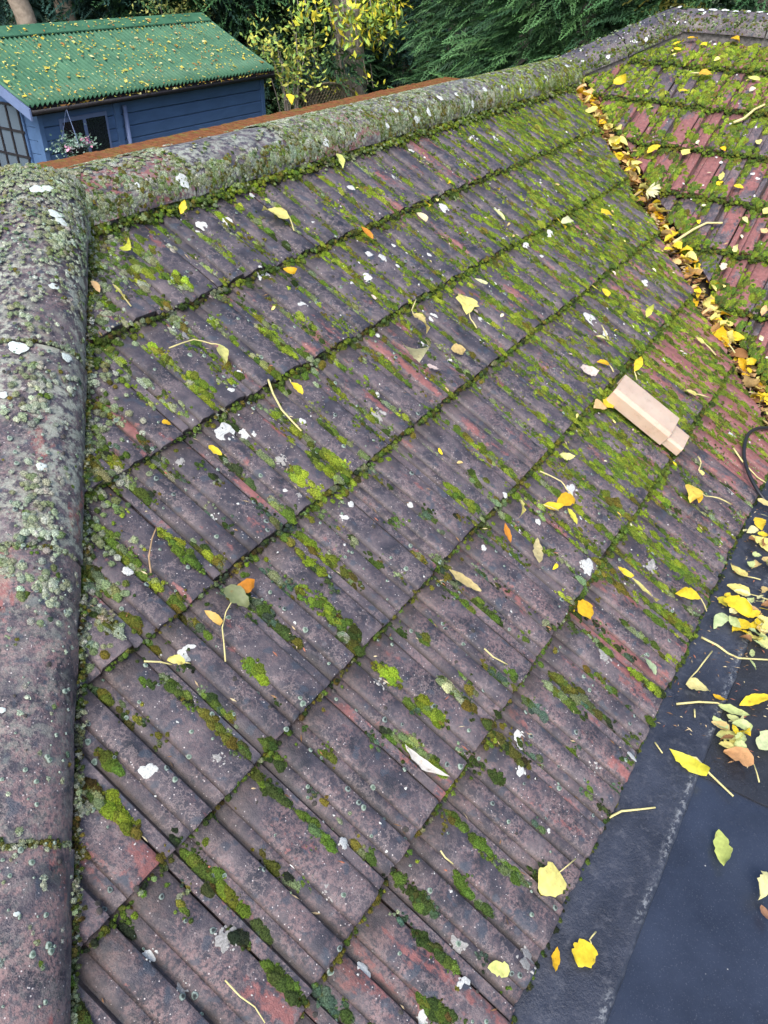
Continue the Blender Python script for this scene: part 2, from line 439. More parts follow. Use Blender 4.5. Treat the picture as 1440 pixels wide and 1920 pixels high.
# right slope ------------------------------------------------------------------
roofB = tag(empty('tiled_roof', (3.4, -0.9, -0.2)), 'right-hand slope of reddish ribbed tiles under thick moss, beyond the leaf-filled valley', 'roof')
QR = 0.885
cutsB = [plan_cut(MB_, OB, (VAL1, 0), (-1, 1)), plan_cut(MB_, OB, (4.36, 0), (1, 1)), (np.array([0, QR - .03]), np.array([0, 1.0])),
         (np.array([0, -1.45]), np.array([0, -1.0]))]
lay_roof(roofB, MB_, OB, QB, range(-2, 6), range(-2, 11), cutsB,
         lambda u, wv, j: (float(np.clip(0.88 + 0.28 * j.normal() - max(0, wv) * .5, 0.3, 1.45)), 0.8, 0.3), 0.003)
b = MB()
b.add([PB(-.3, QR, -.055), PB(-.3, -1.5, -.055), PB(2.2, -1.5, -.055), PB(2.2, QR, -.055)], [(0, 1, 2, 3)])
# clip the part of the deck that would pass over the valley
mb_ = b.mesh('underlay', M_TROUGH); bm = bmesh.new(); bm.from_mesh(mb_)
bmesh.ops.bisect_plane(bm, geom=bm.verts[:] + bm.edges[:] + bm.faces[:], plane_co=(3.70, 0, 0), plane_no=(-1, 1, 0), clear_outer=True)
bmesh.ops.bisect_plane(bm, geom=bm.verts[:] + bm.edges[:] + bm.faces[:], plane_co=(4.38, 0, 0), plane_no=(1, 1, 0), clear_outer=True)
bm.to_mesh(mb_); bm.free(); link('underlay', mb_, roofB, np.eye(3), np.zeros(3))

# hidden rear and left slopes, so that the ridge and the hip stand on a whole roof
b = MB()
zr = 0.36 * tt - .05
rearz = lambda y: zr - (y - .36) * tt
b.add([(0.80, .36, zr), (4.0, .36, zr), (5.6, 2.0, rearz(2.0)), (-0.84, 2.0, rearz(2.0))], [(0, 1, 2, 3)])
b.add([(4.0, .36, zr), (4.46, -.10, .36), (4.5, .3, .36 - .4 * tt), (6.2, 2.0, rearz(2.0)), (5.6, 2.0, rearz(2.0))], [(0, 1, 2, 3, 4)])
b.add([(0.80, .36, zr), (-0.84, 2.0, rearz(2.0)), (-0.84, -1.28, rearz(2.0))], [(0, 1, 2)])
b.add([(4.47, -.10, .36), (4.47, -2.0, .36), (6.0, -2.0, .36 - 1.5 * tt), (6.0, 1.6, .36 - 1.5 * tt)], [(0, 1, 2, 3)])
o = b.build('roof_slope', M_TILE, None, color=(.4, .4, .3)); tag(o, 'rear slopes of the tiled roof falling away behind the mossy ridge', 'roof')

# ------------------------------------------------------------------ ridge and hip tiles
def cap_mesh(seed, L, a=0.125, h=0.095, flare=0.0):
    r = np.random.default_rng(seed); na, nl = 17, 9
    V = []; 
    for shell in (0, 1):
        for j in range(nl):
            y = L * j / (nl - 1)
            for i in range(na):
                t = math.pi * i / (na - 1)
                k = 1.0 - 0.13 * shell
                wob = 1 + (r.normal(0, 0.006) if shell == 0 else 0)
                V.append((-a * k * math.cos(t) * wob, y, h * k * (math.sin(t) ** 0.85) * wob - (0.002 if 0 < j < nl-1 else 0.0045)))
    n = na * nl; Fc = []
    for j in range(nl-1):
        for i in range(na-1):
            q = (j*na+i, j*na+i+1, (j+1)*na+i+1, (j+1)*na+i); Fc.append(q[::-1]); Fc.append(tuple(x + n for x in q))
    for i in range(na-1):
        Fc.append((i, i+1, n+i+1, n+i)); k = (nl-1)*na; Fc.append((k+i, n+k+i, n+k+i+1, k+i+1))
    for j in range(nl-1):
        Fc.append((j*na, n+j*na, n+(j+1)*na, (j+1)*na)); Fc.append((j*na+na-1, (j+1)*na+na-1, n+(j+1)*na+na-1, n+j*na+na-1))
    me = bpy.data.meshes.new('ridge_tile'); me.from_pydata(V, [], Fc); me.update()
    bm = bmesh.new(); bm.from_mesh(me); bmesh.ops.recalc_face_normals(bm, faces=bm.faces)
    for f in bm.faces: f.smooth = True
    bm.to_mesh(me); bm.free(); me.set_sharp_from_angle(angle=math.radians(45)); me.materials.append(M_CAP)
    return me
LINES = {}
def cap_line(name, label, start, dirv, joints, color, a=0.125, h=0.095, lift0=0):
    """start: foot of the axis; caps between successive distances in joints"""
    d = np.array(dirv, float); d /= np.linalg.norm(d)
    x = np.cross(d, [0, 0, 1]); x /= np.linalg.norm(x); z = np.cross(x, d)
    Mx = np.stack([x, d, z], 1); root = tag(empty(name, start), label, 'ridge'); st0 = np.array(start, float)
    LINES[name + str(len(LINES))] = (Mx, st0, joints, a, h)
    for i, (s0, s1) in enumerate(zip(joints[:-1], joints[1:])):
        me = cap_mesh(int(abs(s0) * 100) + 3, s1 - s0 - 0.006, a, h)
        o = bpy.data.objects.new('ridge_tile', me); COL.objects.link(o)
        j = np.random.default_rng(i + 40)
        o.matrix_world = mat4(Mx, st0 + d * (s0 + .003) + z * j.normal(0, .0018)) @ Matrix.Rotation(j.normal(0, 0.006), 4, 'Z') @ Matrix.Rotation(j.normal(0, .02), 4, 'Y')
        if lift0 and i == 0:      # the first cap is bedded high on mortar where ridge and hips meet
            o.matrix_world = Matrix.Translation((0, 0, lift0)) @ o.matrix_world @ Matrix.Rotation(-lift0 / .45 * .8, 4, 'X')
        o.parent = root; o.matrix_parent_inverse = root.matrix_world.inverted()
        o.color = (*color(i), 1)
    # mortar bed under the caps
    b = MB(); L0, L1 = joints[0], joints[-1]; prof_ = [(-a * .93, -0.06), (-a * .90, 0.012), (0, h * .80), (a * .90, 0.012), (a * .93, -0.06)]
    q = [st0 + d * L0 + x * p + z * r for p, r in prof_] + [st0 + d * L1 + x * p + z * r for p, r in prof_]
    b.add(q, [(i, i+1, i+6, i+5) for i in range(4)] + [(0, 1, 2, 3, 4), (9, 8, 7, 6, 5)])
    b.build('mortar_bed', M_MORT, root, M=np.eye(3), O=np.zeros(3))
    return root, Mx, st0, d
AX = 0.423                                    # plan line of the left hip axis: X - Y = AX
hz = lambda y: y * tt                          # height of the main slope plane
ridge_y = 0.372; ridge_z = 0.134
zf = (0.247) * tt + 0.006
cA = cap_line('ridge', 'horizontal ridge of half-round tiles crusted with grey-green moss, behind the main slope',
              (0, ridge_y, zf), (1, 0, 0), [0.79, 1.20, 1.65, 2.10, 2.55, 3.0, 3.45, 3.82, 4.06],
              lambda i: [(.75, .6, .8), (.2, .4, .9), (.55, .5, .7), (.45, .5, .7), (.5, .4, .7), (.4, .4, .7), (.3, .3, .6), (.3, .3, .6)][i])
# hip: descends towards the viewer on the left
hd = np.array([-1, -1, -tt]); hn = math.sqrt(2 + tt * tt)
y0 = ridge_y
hs = np.array([ridge_y + AX, ridge_y, (ridge_y - .088) * tt + 0.006])
cB = cap_line('ridge', 'left hip of weathered half-round tiles running down beside the camera, brown and lichen-spotted',
              hs, hd, [-0.02, 0.52, 0.985, 1.45, 1.91, 2.35], lift0=.018, color=lambda i: [(.3, .5, 1.0), (.4, .6, .8), (.42, 1.2, .35), (.42, 1.5, .12), (.38, 1.5, .12)][i])
h2 = np.array([ridge_y + 3.665, ridge_y, zf + .0])
kk = (4.46 - h2[0]) * math.sqrt(2 + tt * tt)
cC = cap_line('ridge', 'short hip of blue-grey half-round tiles with white spots climbing to the upper ridge', h2 + np.array([-.02, .02, 0]), (1, -1, tt), [0.0, .33, kk + .03], lambda i: (.1, .1, .15))
h3 = np.array([4.46, -.06, zf + (4.46 - h2[0]) * tt])
cD = cap_line('ridge', 'upper ridge of half-round tiles with a row of white lichen, top right of the roofs', h3, (0, -1, 0), [0.0, .45, .9, 1.35, 1.8], lambda i: (.3, .4, .3))

# ------------------------------------------------------------------ moss
def dome_template(seed, nspk, rings=((0.35, 7), (0.75, 10), (1.15, 12), (1.6, 12)), L0=.12, L1=.26, wd0=.02, wd1=.045):
    """a lumpy cushion bristling with leaf tips"""
    r = np.random.default_rng(seed); ph = r.uniform(0, 6.28, 6)
    def lump(d): return 1 + .13 * math.sin(3.1 * d[0] + ph[0] + 2.3 * d[1]) + .11 * math.sin(4.7 * d[1] + ph[1] - 2 * d[2]) + .07 * math.sin(8 * d[0] - 6 * d[1] + ph[2])
    V = [np.array([0, 0, 1.0]) * lump((0, 0, 1))]; off = []; cnt = []
    for a, n in rings:
        off.append(len(V)); cnt.append(n)
        for k in range(n):
            t = 2 * math.pi * (k + r.uniform(-.2, .2)) / n; d = np.array([math.sin(a) * math.cos(t), math.sin(a) * math.sin(t), max(math.cos(a), -.08)])
            V.append(d * lump(d) * (1 + r.normal(0, .05)))
    Fc = [(0, off[0] + k, off[0] + (k + 1) % cnt[0]) for k in range(cnt[0])]
    for a in range(len(rings) - 1):
        n0, n1_ = cnt[a], cnt[a+1]; i = j = 0
        while i < n0 or j < n1_:
            if (i < n0 and (i + 1) / n0 <= (j + 1) / n1_) or j >= n1_:
                Fc.append((off[a] + i % n0, off[a+1] + j % n1_, off[a] + (i+1) % n0)); i += 1
            else:
                Fc.append((off[a] + i % n0, off[a+1] + j % n1_, off[a+1] + (j+1) % n1_)); j += 1
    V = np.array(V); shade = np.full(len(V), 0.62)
    SV = []; SF = []; SS = []
    for k in range(nspk):
        z = r.uniform(0.0, 1) ** .8; t = r.uniform(0, 6.283); rr_ = math.sqrt(1 - z * z)
        d = np.array([rr_ * math.cos(t), rr_ * math.sin(t), z]); p0 = d * lump(d) * 0.95
        dd = d + r.normal(0, .55, 3); dd[2] += .2; dd /= np.linalg.norm(dd)
        s_ = np.cross(dd, r.normal(size=3)); s_ /= np.linalg.norm(s_)
        L = r.uniform(L0, L1); wd = r.uniform(wd0, wd1)
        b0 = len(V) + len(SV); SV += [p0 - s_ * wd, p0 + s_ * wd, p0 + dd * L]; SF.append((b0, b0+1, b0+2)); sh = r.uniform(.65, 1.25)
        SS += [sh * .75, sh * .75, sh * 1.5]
    V = np.concatenate([V, np.array(SV)]); shade = np.concatenate([shade, SS]); Fc += SF
    return V, np.array(Fc), shade
T_BIG = [dome_template(s, 460) for s in range(5)]
T_MID = [dome_template(s + 10, 90, ((.4, 6), (.9, 8), (1.5, 9)), .18, .38, .03, .06) for s in range(6)]
T_SML = [dome_template(s + 20, 26, ((.6, 5), (1.4, 6)), .3, .7, .06, .12) for s in range(8)]

class Moss:
    def __init__(s): s.P = []; s.M = []; s.S = []; s.C = []
    def add(s, P, M, S, C): s.P.append(P); s.M.append(M); s.S.append(S); s.C.append(C)
    def build(s, name, label, mat=M_MOSS):
        P = np.array([np.asarray(q, float).ravel() for q in s.P], float); M = np.array(s.M, float); S = np.array(s.S, float); C = np.clip(np.array(s.C), 0, 1); big = S[:, 0]
        Q = P + .008 * np.sin(P[:, [1, 2, 0]] * 130) + .01 * np.sin(P[:, [2, 0, 1]] * 61); _u, first, inv = np.unique(np.floor(Q / .026).astype(int), axis=0, return_index=True, return_inverse=True)
        C = .5 * C[first][inv.ravel()] + .5 * C
        k = np.arange(len(P)); idx = np.where(big < .0046, k % 8, np.where(big < .0082, 8 + k % 6, 14 + k % 5))
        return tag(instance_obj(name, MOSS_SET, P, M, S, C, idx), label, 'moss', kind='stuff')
def _sh(T):      # shading painted into the colour: dark base and roots, bright tips
    return T[0], T[1], T[2]
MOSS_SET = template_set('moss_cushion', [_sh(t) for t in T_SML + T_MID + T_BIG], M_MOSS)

PAL = dict(bright=(.24, .33, .030), lime=(.37, .46, .050), green=(.125, .205, .034), dark=(.060, .095, .026), olive=(.17, .15, .028),
           brown=(.075, .055, .018), grey=(.50, .54, .42), sage=(.31, .37, .21), teal=(.10, .16, .11), black=(.032, .042, .024))
def pick(wts, r=rng):
    ks = list(wts); p = np.array([wts[k] for k in ks], float); k = ks[r.choice(len(ks), p=p / p.sum())]
    return np.array(PAL[k]) * np.exp(r.normal(0, .18)) * (1 + r.normal(0, .06, 3))
def spinM(M, r=rng):
    t = r.uniform(0, 6.283); c, s = math.cos(t), math.sin(t)
    return M @ np.array([[c, -s, 0], [s, c, 0], [0, 0, 1]])
# cover density control points, measured on the main slope
CTRL = [(200,450,.8),(350,450,.4),(600,400,.5),(800,300,.42),(1000,230,.95),(1060,300,.85),(950,350,.5),(700,520,.55),(850,450,.55),(1050,430,.95),
        (1150,420,.95),(1000,560,.55),(1100,600,.5),(1200,550,.75),(1250,620,.8),(1150,700,.8),(1300,700,.75),(1000,700,.55),(1100,780,.8),(1200,850,.75),
        (1150,850,.75),(900,700,.4),(700,700,.42),(600,600,.42),(450,560,.35),(350,700,.38),(250,700,.3),(550,850,.42),(920,850,.5),(400,850,.2),
        (250,900,.25),(180,1000,.5),(350,1000,.32),(500,950,.22),(600,1050,.33),(750,950,.26),(700,1150,.12),(900,1050,.26),(1050,950,.5),(1050,1080,.36),
        (1200,1000,.6),(1250,1050,.6),(1280,1150,.45),(1150,1200,.2),(1000,1200,.24),(1200,1300,.25),(900,1200,.16),(950,1350,.22),(800,1400,.15),(600,1350,.07),
        (450,1250,.22),(400,1380,.2),(250,1350,.07),(200,1500,.2),(350,1600,.06),(600,1550,.10),(300,1800,.03),(500,1800,.06),(700,1800,.07),(850,1600,.12),
        (1000,1500,.12),(900,1800,.08),(1350,900,.25),(1330,1000,.3),(1200,700,.85)]
CP = np.array([[*on(x, y, MA, OA)[:2], d] for x, y, d in CTRL])
def dens(u, wv):
    """share of a groove that moss covers"""
    d2 = (CP[:, 0] - u) ** 2 + (CP[:, 1] - wv) ** 2 + .0015; k = 1 / d2 ** 1.6
    return float((k * CP[:, 2]).sum() / k.sum())
PH1 = rng.uniform(0, 100, 400)
def n1(seed, x):           # cheap smooth 1-D noise, 0..1
    a = PH1[seed % 400]; return .5 + .25 * (math.sin(x * 7.1 + a) + math.sin(x * 15.7 + a * 2.3)) * .8 + .15 * math.sin(x * 43 + a * 5.1)
def n2(x, y, s=1.0):
    return .5 + .17 * (math.sin(x * 9 * s + 1.3 * math.sin(y * 7 * s)) + math.sin(y * 11 * s + 1.7 * math.sin(x * 5 * s + 2)) + math.sin((x + y) * 21 * s + 4))
def insideA(u, wv, m_=0.0):
    y = wv * ct; k = u - y; return HIPC - m_ < k < VAL0 + m_ and -1.452 < wv < .30
moss = Moss()
def put(u, wv, size, col, hgt=.7, stretch=1.0, surf=surfA, M=MA, O=OA, mo=moss, sink=.15, n=None):
    z = float(surf(np.array(u), np.array(wv))) if n is None else n
    S = np.array([size, size * stretch, size * hgt])
    P = M @ np.array([u, wv, z - size * hgt * sink]) + O
    Mm = M if stretch > 1.25 else spinM(M)
    mo.add(P, Mm, S, col)
troughs = [(.17, 1.0), (.57, .95), (0.0, .5), (.24, .35), (.64, .35), (.88, .10)]
for k in range(-5, 21):
    for ti, (tx, tw) in enumerate(troughs):
        u0 = (k + tx) * W; wv = .29
        while wv > -1.45:
            wv -= rng.uniform(.005, .009)
            if not insideA(u0, wv): continue
            D = dens(u0, wv); nn = n1((k + 9) * 6 + ti, wv * 2.3)
            far = (D > .68)
            if nn < D * tw * 1.42 + .05 + (.10 * rng.random()):
                sz = rng.uniform(.0040, .0098) if tw > .9 and rng.random() < .55 else rng.uniform(.0026, .0056)
                if D < .3: wt = dict(green=3, dark=4, teal=2, olive=2, sage=1.2, black=2)
                elif D < .5: wt = dict(bright=2.2, green=4, dark=2.5, olive=1.5, sage=2.2, lime=.5)
                else: wt = dict(bright=4, green=4, lime=1.2, dark=1.6, olive=1.6)
                if u0 < 1.1 and wv > -.35: wt.update(sage=2.5, grey=.8)
                cc = pick(wt)
                put(u0 + rng.normal(0, .004 + .008 * D * D), wv + rng.normal(0, .003), sz, cc, rng.uniform(.6, .95), rng.uniform(1.3, 2.0))
                for _k in range(2): put(u0 + rng.normal(0, .008 + .008 * D * D), wv + rng.normal(0, .006), rng.uniform(.0024, .0045), cc * rng.uniform(.6, 1.3), .8, 1)
# carpets where the cover is dense
for _ in range(70000):
    u = rng.uniform(.2, 4.0); wv = rng.uniform(-1.44, .30)
    if not insideA(u, wv): continue
    D = dens(u, wv)
    if D < .5: continue
    prf = float(prof(np.array(u / W)))
    m_ = (D - .46) * 1.55 - (.34 if prf > .009 else .0) + (n2(u * 1.4, wv * .7, 2.2) - .5) * 1.3
    if D > .55 and m_ > .25 and rng.random() < .22: put(u, wv, rng.uniform(.006, .0115), pick(dict(bright=4, green=4, lime=1, olive=2)), rng.uniform(.42, .65), rng.uniform(1.3, 2.0))
    if rng.random() * .55 < m_:
        put(u, wv, rng.uniform(.0028, .0062), pick(dict(bright=4.0, green=4, lime=1.0, dark=1.8, olive=2.6)), rng.uniform(.45, .8), rng.uniform(1, 2.0))
# bands along every course edge
for r_ in range(0, 6):
    we = -r_ * G
    u = -.7
    while u < 4.1:
        u += rng.uniform(.0022, .0048)
        if not insideA(u, we, .02): continue
        D = dens(u, we - .02); 
        if n1(200 + r_, u * 3.1) > .62 + D * .9 and D < .4: continue
        keep = (.55 + .5 * D) if r_ < 5 else .35 + D
        if rng.random() > keep: continue
        zlow = float(surfA(np.array(u), np.array(we - .004)))
        low = dens(u, we) < .3
        sz = rng.uniform(.0028, .0062) * (1.25 if not low else .9)
        z = zlow + rng.uniform(0, .75) * STEP
        wt = dict(dark=4, green=3, olive=2.2, black=2, brown=1, bright=.8 if not low else .2, sage=.9 if low else .3)
        if r_ == 5:
            z = rng.uniform(-.03, -.008); wt = dict(dark=4, green=2, olive=1, black=3)
        yo = we - rng.uniform(.0, .007 if low else .011)
        put(u, yo, sz, pick(wt), .9, 1.0, n=z)
        if rng.random() < .5: put(u + rng.normal(0, .002), yo - rng.uniform(.001, .006), sz * .8, pick(wt), .7, 1.0)
        if rng.random() < .16 + .25 * D and r_ < 5:   # clumps that spread from the joint over the tile below
            put(u + rng.normal(0, .004), we - rng.uniform(.006, .03), sz * rng.uniform(1.0, 1.7), pick(dict(green=3, bright=2, dark=2, olive=2)), .7)
# along the foot of the hip and the ridge
def along(n, fn, wt, smin, smax):
    for _ in range(n):
        u, wv, z = fn(rng.random())
        sz = rng.uniform(smin, smax); P = MA @ np.array([u, wv, z]) + OA
        moss.add(P, spinM(MA), np.array([sz, sz, sz * .85]), pick(wt))
def hipfoot(t):
    y = .30 - 1.75 * t; k = HIPC + rng.normal(.004, .005); x = y * 1 + k
    wv = y / ct; return x, wv, float(surfA(np.array(x), np.array(wv))) + rng.uniform(-.01, .018)
along(3600, hipfoot, dict(dark=3, sage=2, olive=2.5, green=1, brown=2, grey=2.2), .0018, .0042)
def hipfoot2(t):
    y = .30 - .80 * t ** 1.5; x = y + HIPC + abs(rng.normal(.0, .05)) ; wv = y / ct
    return x, wv, float(surfA(np.array(x), np.array(wv)))
along(700, hipfoot2, dict(dark=1, sage=4, olive=1, green=2, grey=3, bright=.6), .003, .0085)
def ridgefoot(t):
    u = .85 + 3.2 * t; wv = .287 - abs(rng.normal(0, .014)); return u, wv, float(surfA(np.array(u), np.array(wv))) + rng.uniform(0, .02)
along(4200, ridgefoot, dict(dark=3, sage=2, olive=2.5, green=3, bright=2), .003, .0075)

# distinct clumps one can pick out: (px, py, pixels across, colour, elongation)
CL = [(165,1478,44,'sage',1.3),(205,1500,50,'bright',1.6),(238,1538,40,'olive',1.0),(150,1500,34,'grey',1.0),(380,1620,40,'green',1.5),(400,1650,56,'bright',1.9),(437,1680,40,'dark',1.4),
      (510,1480,50,'dark',1.7),(535,1440,0,'dark',1),(515,1412,34,'dark',1.4),(610,1125,50,'bright',2.0),(650,1160,44,'dark',1.8),(665,1210,26,'olive',1),(655,1195,20,'grey',1),
      (485,1248,38,'bright',1.1),(790,1410,46,'bright',1.6),(812,1430,34,'green',1.2),(735,1255,40,'bright',1.2),(820,1325,44,'bright',1.4),(850,1290,30,'sage',2.2),(880,1310,30,'olive',1.4),
      (620,880,52,'bright',1.8),(660,885,0,'green',1),(590,900,46,'lime',1.7),(640,870,46,'lime',1.5),(920,850,60,'lime',2.1),(945,872,40,'bright',1.5),(865,930,46,'green',1.5),(905,895,30,'green',1.3),
      (430,815,0,'green',1),(575,800,0,'green',1),(525,1000,30,'olive',1.4),(600,1030,40,'bright',1.4),(575,1060,40,'bright',1.6),(345,525,22,'lime',1),(350,522,26,'bright',1.2),(305,655,26,'lime',1.8),(385,715,34,'bright',1.6),
      (370,730,30,'lime',1.4),(580,595,30,'lime',1.2),(530,640,40,'bright',2.0),(505,620,30,'lime',1.6),(345,1050,44,'green',1.6),(320,1010,36,'lime',1.3),(230,880,40,'bright',1.4),(165,870,50,'olive',1.2),
      (410,1350,36,'olive',1.4),(440,1385,44,'green',1.5),(350,1295,40,'green',1.6),(330,1275,30,'sage',1.3),(205,1420,30,'green',1.4),(130,1890,52,'dark',1.2),(125,1870,30,'green',1),(545,1850,44,'dark',1.1),(530,1820,34,'green',1),
      (620,1875,40,'teal',1.1),(460,1750,30,'black',1),(490,1745,20,'teal',1),(785,1670,44,'dark',1.4),(815,1690,26,'teal',1),(595,1560,44,'green',1.7),(915,1610,40,'green',1.9),(968,1635,30,'green',1.1),
      (862,1535,28,'green',1.1),(855,1890,44,'dark',1.3),(825,1880,40,'green',1.2),(940,1388,50,'olive',1.6),(975,1420,30,'olive',1.3),(1085,1300,60,'olive',1.6),(1065,1330,20,'green',2),(920,1140,36,'green',1.5),(880,1135,20,'green',1.4),
      (1010,1325,36,'teal',1.2),(1035,1300,30,'sage',1.2),(1290,1185,26,'lime',1),(1265,1160,44,'bright',1.5),(1150,1080,50,'olive',1.6),(1150,935,30,'olive',1),(1130,1150,0,'green',1),(800,1780,34,'dark',1.5),(840,1800,30,'green',1.5),
      (945,1445,20,'dark',1),(915,1255,16,'teal',1),(808,1180,18,'teal',1),(965,1255,16,'green',1),(790,1040,22,'olive',1.1),(520,1170,30,'dark',1.5),(545,1190,30,'dark',1.5),(480,1120,50,'black',1.3),(560,985,40,'green',1.4),(535,960,34,'bright',1.3),
      (1225,1170,24,'green',1.6),(1200,1275,30,'bright',1.4),(1230,1290,34,'dark',1.3),(1130,1220,20,'green',2),(560,790,0,'green',1),(225,1570,0,'green',1),(190,1090,44,'sage',1.3),(185,1170,50,'grey',1.2),(240,1170,26,'olive',1.2)]
for px, py, dpx, cn, el in CL:
    if dpx == 0: continue
    q = on(px, py, MA, OA, -.005); dist = np.linalg.norm(MA @ q + OA - CAM); R = dpx / 2 * dist / F
    k0 = math.floor(q[0] / W); fr = q[0] / W - k0; cand = [.17, .235, .57, .635, 1.0, 0.0]; tgt = min(cand, key=lambda c_: abs(c_ - fr))
    if abs(tgt - fr) < .16 and px > 175: q[0] = (k0 + tgt) * W + .3 * (fr - tgt) * W
    hw = min(R * .55, .013 + .12 * R); hl = R * (.75 + .62 * el); nb = int(4 + hw * hl / .010 ** 2 * 1.5)
    rag = rng.uniform(0, 6, 3)
    for kk in range(min(nb * 9, 240)):
        bigm = kk < nb
        tt_ = rng.uniform(-1, 1) * (1 if bigm else 1.15); wl_ = hw * math.sqrt(max(0, 1 - min(abs(tt_), 1) ** 3)) * (.75 + .3 * math.sin(tt_ * 5 + rag[0]) + .2 * math.sin(tt_ * 11 + rag[1])) + (0 if bigm else .004)
        uu = q[0] + rng.uniform(-1, 1) * wl_; ww = q[1] + hl * tt_
        if not insideA(uu, ww, -.0): continue
        shade_ = .8 + .5 * n1(int(px) % 390, ww * 9)
        c = np.array(PAL[cn]) * np.exp(rng.normal(0, .18)) * shade_; c = c * (1 + rng.normal(0, .08, 3))
        if rng.random() < (.22 if bigm else .45): c = pick(dict(green=2, dark=2.5, olive=1.2, brown=.8))
        sz = rng.uniform(.0060, .0100) if bigm else rng.uniform(.0020, .0044)
        z = float(surfA(np.array(uu), np.array(ww))) + (hw * .18 * (1 - min(abs(uu - q[0]) / (hw + 1e-6), 1)) if bigm else 0)
        put(uu, ww, sz, c, .75 if bigm else .9, rng.uniform(1.26, 1.7) if bigm else 1.0, n=z)
moss.build('moss', 'green and olive moss in the grooves and course joints of the main tiled slope')

# right slope: thick bands at the course edges and carpets between
moss = Moss()
def insideB(u, wv): 
    P = PB(u, wv); return P[0] - P[1] > VAL1 - .02 and P[0] + P[1] < 4.40 and wv < QR - .08 and u < 1.75
for r_ in range(-2, 6):
    we = QB - r_ * G; u = -.4
    while u < 1.8:
        u += rng.uniform(.0016, .0034)
        if not insideB(u, we): continue
        th = .012 + .022 * n1(300 + r_, u * 2.5)
        sz = rng.uniform(.004, .008); zl = float(surfB(np.array(u), np.array(we - .004)))
        put(u, we - rng.uniform(0, th), sz, pick(dict(green=4, dark=3, olive=2.5, bright=2.2, black=1)), 1, 1, M=MB_, O=OB, mo=moss, n=zl + rng.uniform(0, .02))
        if rng.random() < .3: put(u, we + rng.uniform(0, .03), sz, pick(dict(green=3, bright=2, dark=2)), .8, 1, surf=surfB, M=MB_, O=OB, mo=moss)
for _ in range(42000):
    u = rng.uniform(-.4, 1.75); wv = rng.uniform(-1.4, QR - .05)
    if not insideB(u, wv): continue
    hi = np.clip((wv + .15) / .7, 0, 1); prf = float(prof(np.array(u / W)))
    P = PB(u, wv); nv = np.clip(1 - (P[0] - P[1] - VAL1) / .28, 0, 1)
    m_ = .02 + .70 * hi + .45 * nv - (.22 if prf > .009 else -.10) + (n2(u * 1.2 + 3, wv + 1, 1.9) - .5) * 1.7
    if m_ > .2 and rng.random() < .25: put(u, wv, rng.uniform(.007, .013), pick(dict(bright=3 + 4 * hi, green=3, lime=4 * hi, olive=1.5)), rng.uniform(.3, .5), rng.uniform(1.3, 2.0), surf=surfB, M=MB_, O=OB, mo=moss)
    if rng.random() * .6 < m_:
        put(u, wv, rng.uniform(.0035, .008), pick(dict(bright=3 + 4 * hi, green=4, lime=3.6 * hi, dark=2 + 2 * nv, olive=2)), rng.uniform(.6, .95), rng.uniform(1, 1.5), surf=surfB, M=MB_, O=OB, mo=moss)
moss.build('moss', 'thick bright moss carpets and bands on the right-hand red tiled slope')

# cushions on the ridge and hip tiles
b = MB(); na_, nb_ = 18, 8; c0 = np.array([.745, .350, .10]); V_ = []
for j in range(nb_ + 1):
    a = math.pi / 2 * j / nb_
    for k in range(na_):
        t = 6.283 * k / na_; q = 1 + .04 * math.sin(3 * t + j); V_.append(tuple(c0 + np.array([.150 * math.cos(a) * math.cos(t) * q, .150 * math.cos(a) * math.sin(t) * q, .128 * math.sin(a) ** .9 * 1.0])))
b.add(V_, [(j*na_+k, j*na_+(k+1) % na_, (j+1)*na_+(k+1) % na_, (j+1)*na_+k) for j in range(nb_) for k in range(na_)])
b.build('mortar_cap', M_CAP, cB[0], True, M=np.eye(3), O=np.zeros(3), color=(.3, .4, 1.2))
moss = Moss()
for _ in range(900):
    a = math.asin(rng.uniform(.05, 1)); t = rng.uniform(0, 6.283); d = np.array([.150 * math.cos(a) * math.cos(t), .150 * math.cos(a) * math.sin(t), .128 * math.sin(a) ** .9])
    n_ = d / np.array([.0225, .0225, .023]); n_ /= np.linalg.norm(n_); xx_ = np.cross([0.1, 1, 0.2], n_); xx_ /= np.linalg.norm(xx_)
    if n2(t * 1.0, a * 2, 1.6) > .62: continue
    sz = rng.uniform(.0024, .006); moss.add(c0 + d, np.stack([xx_, np.cross(n_, xx_), n_], 1), np.array([sz, sz, sz * .5]), pick(dict(grey=4, sage=4, green=1, olive=1)))
def on_cap(line, s_, t, out=0.0):
    Mx, st0, J, a, h = line
    x = -a * math.cos(t); z = h * math.sin(t) ** .85; n = np.array([-math.cos(t) / a, 0, math.sin(t) / h]); n /= np.linalg.norm(n)
    y = np.array([0, 1, 0.]); xx = np.cross(y, n)
    up = 0.0
    if line is LN[1] and s_ < .5: up = .018 * (1 - max(s_, 0) / .5 * .8)
    return Mx @ np.array([x + n[0]*out, s_, z + n[2]*out + up]) + st0, Mx @ np.stack([xx, y, n], 1)
LN = list(LINES.values())
def n2b(x, y, s): return n2(x * 1.0 + 7.7, y + 3.1, s)
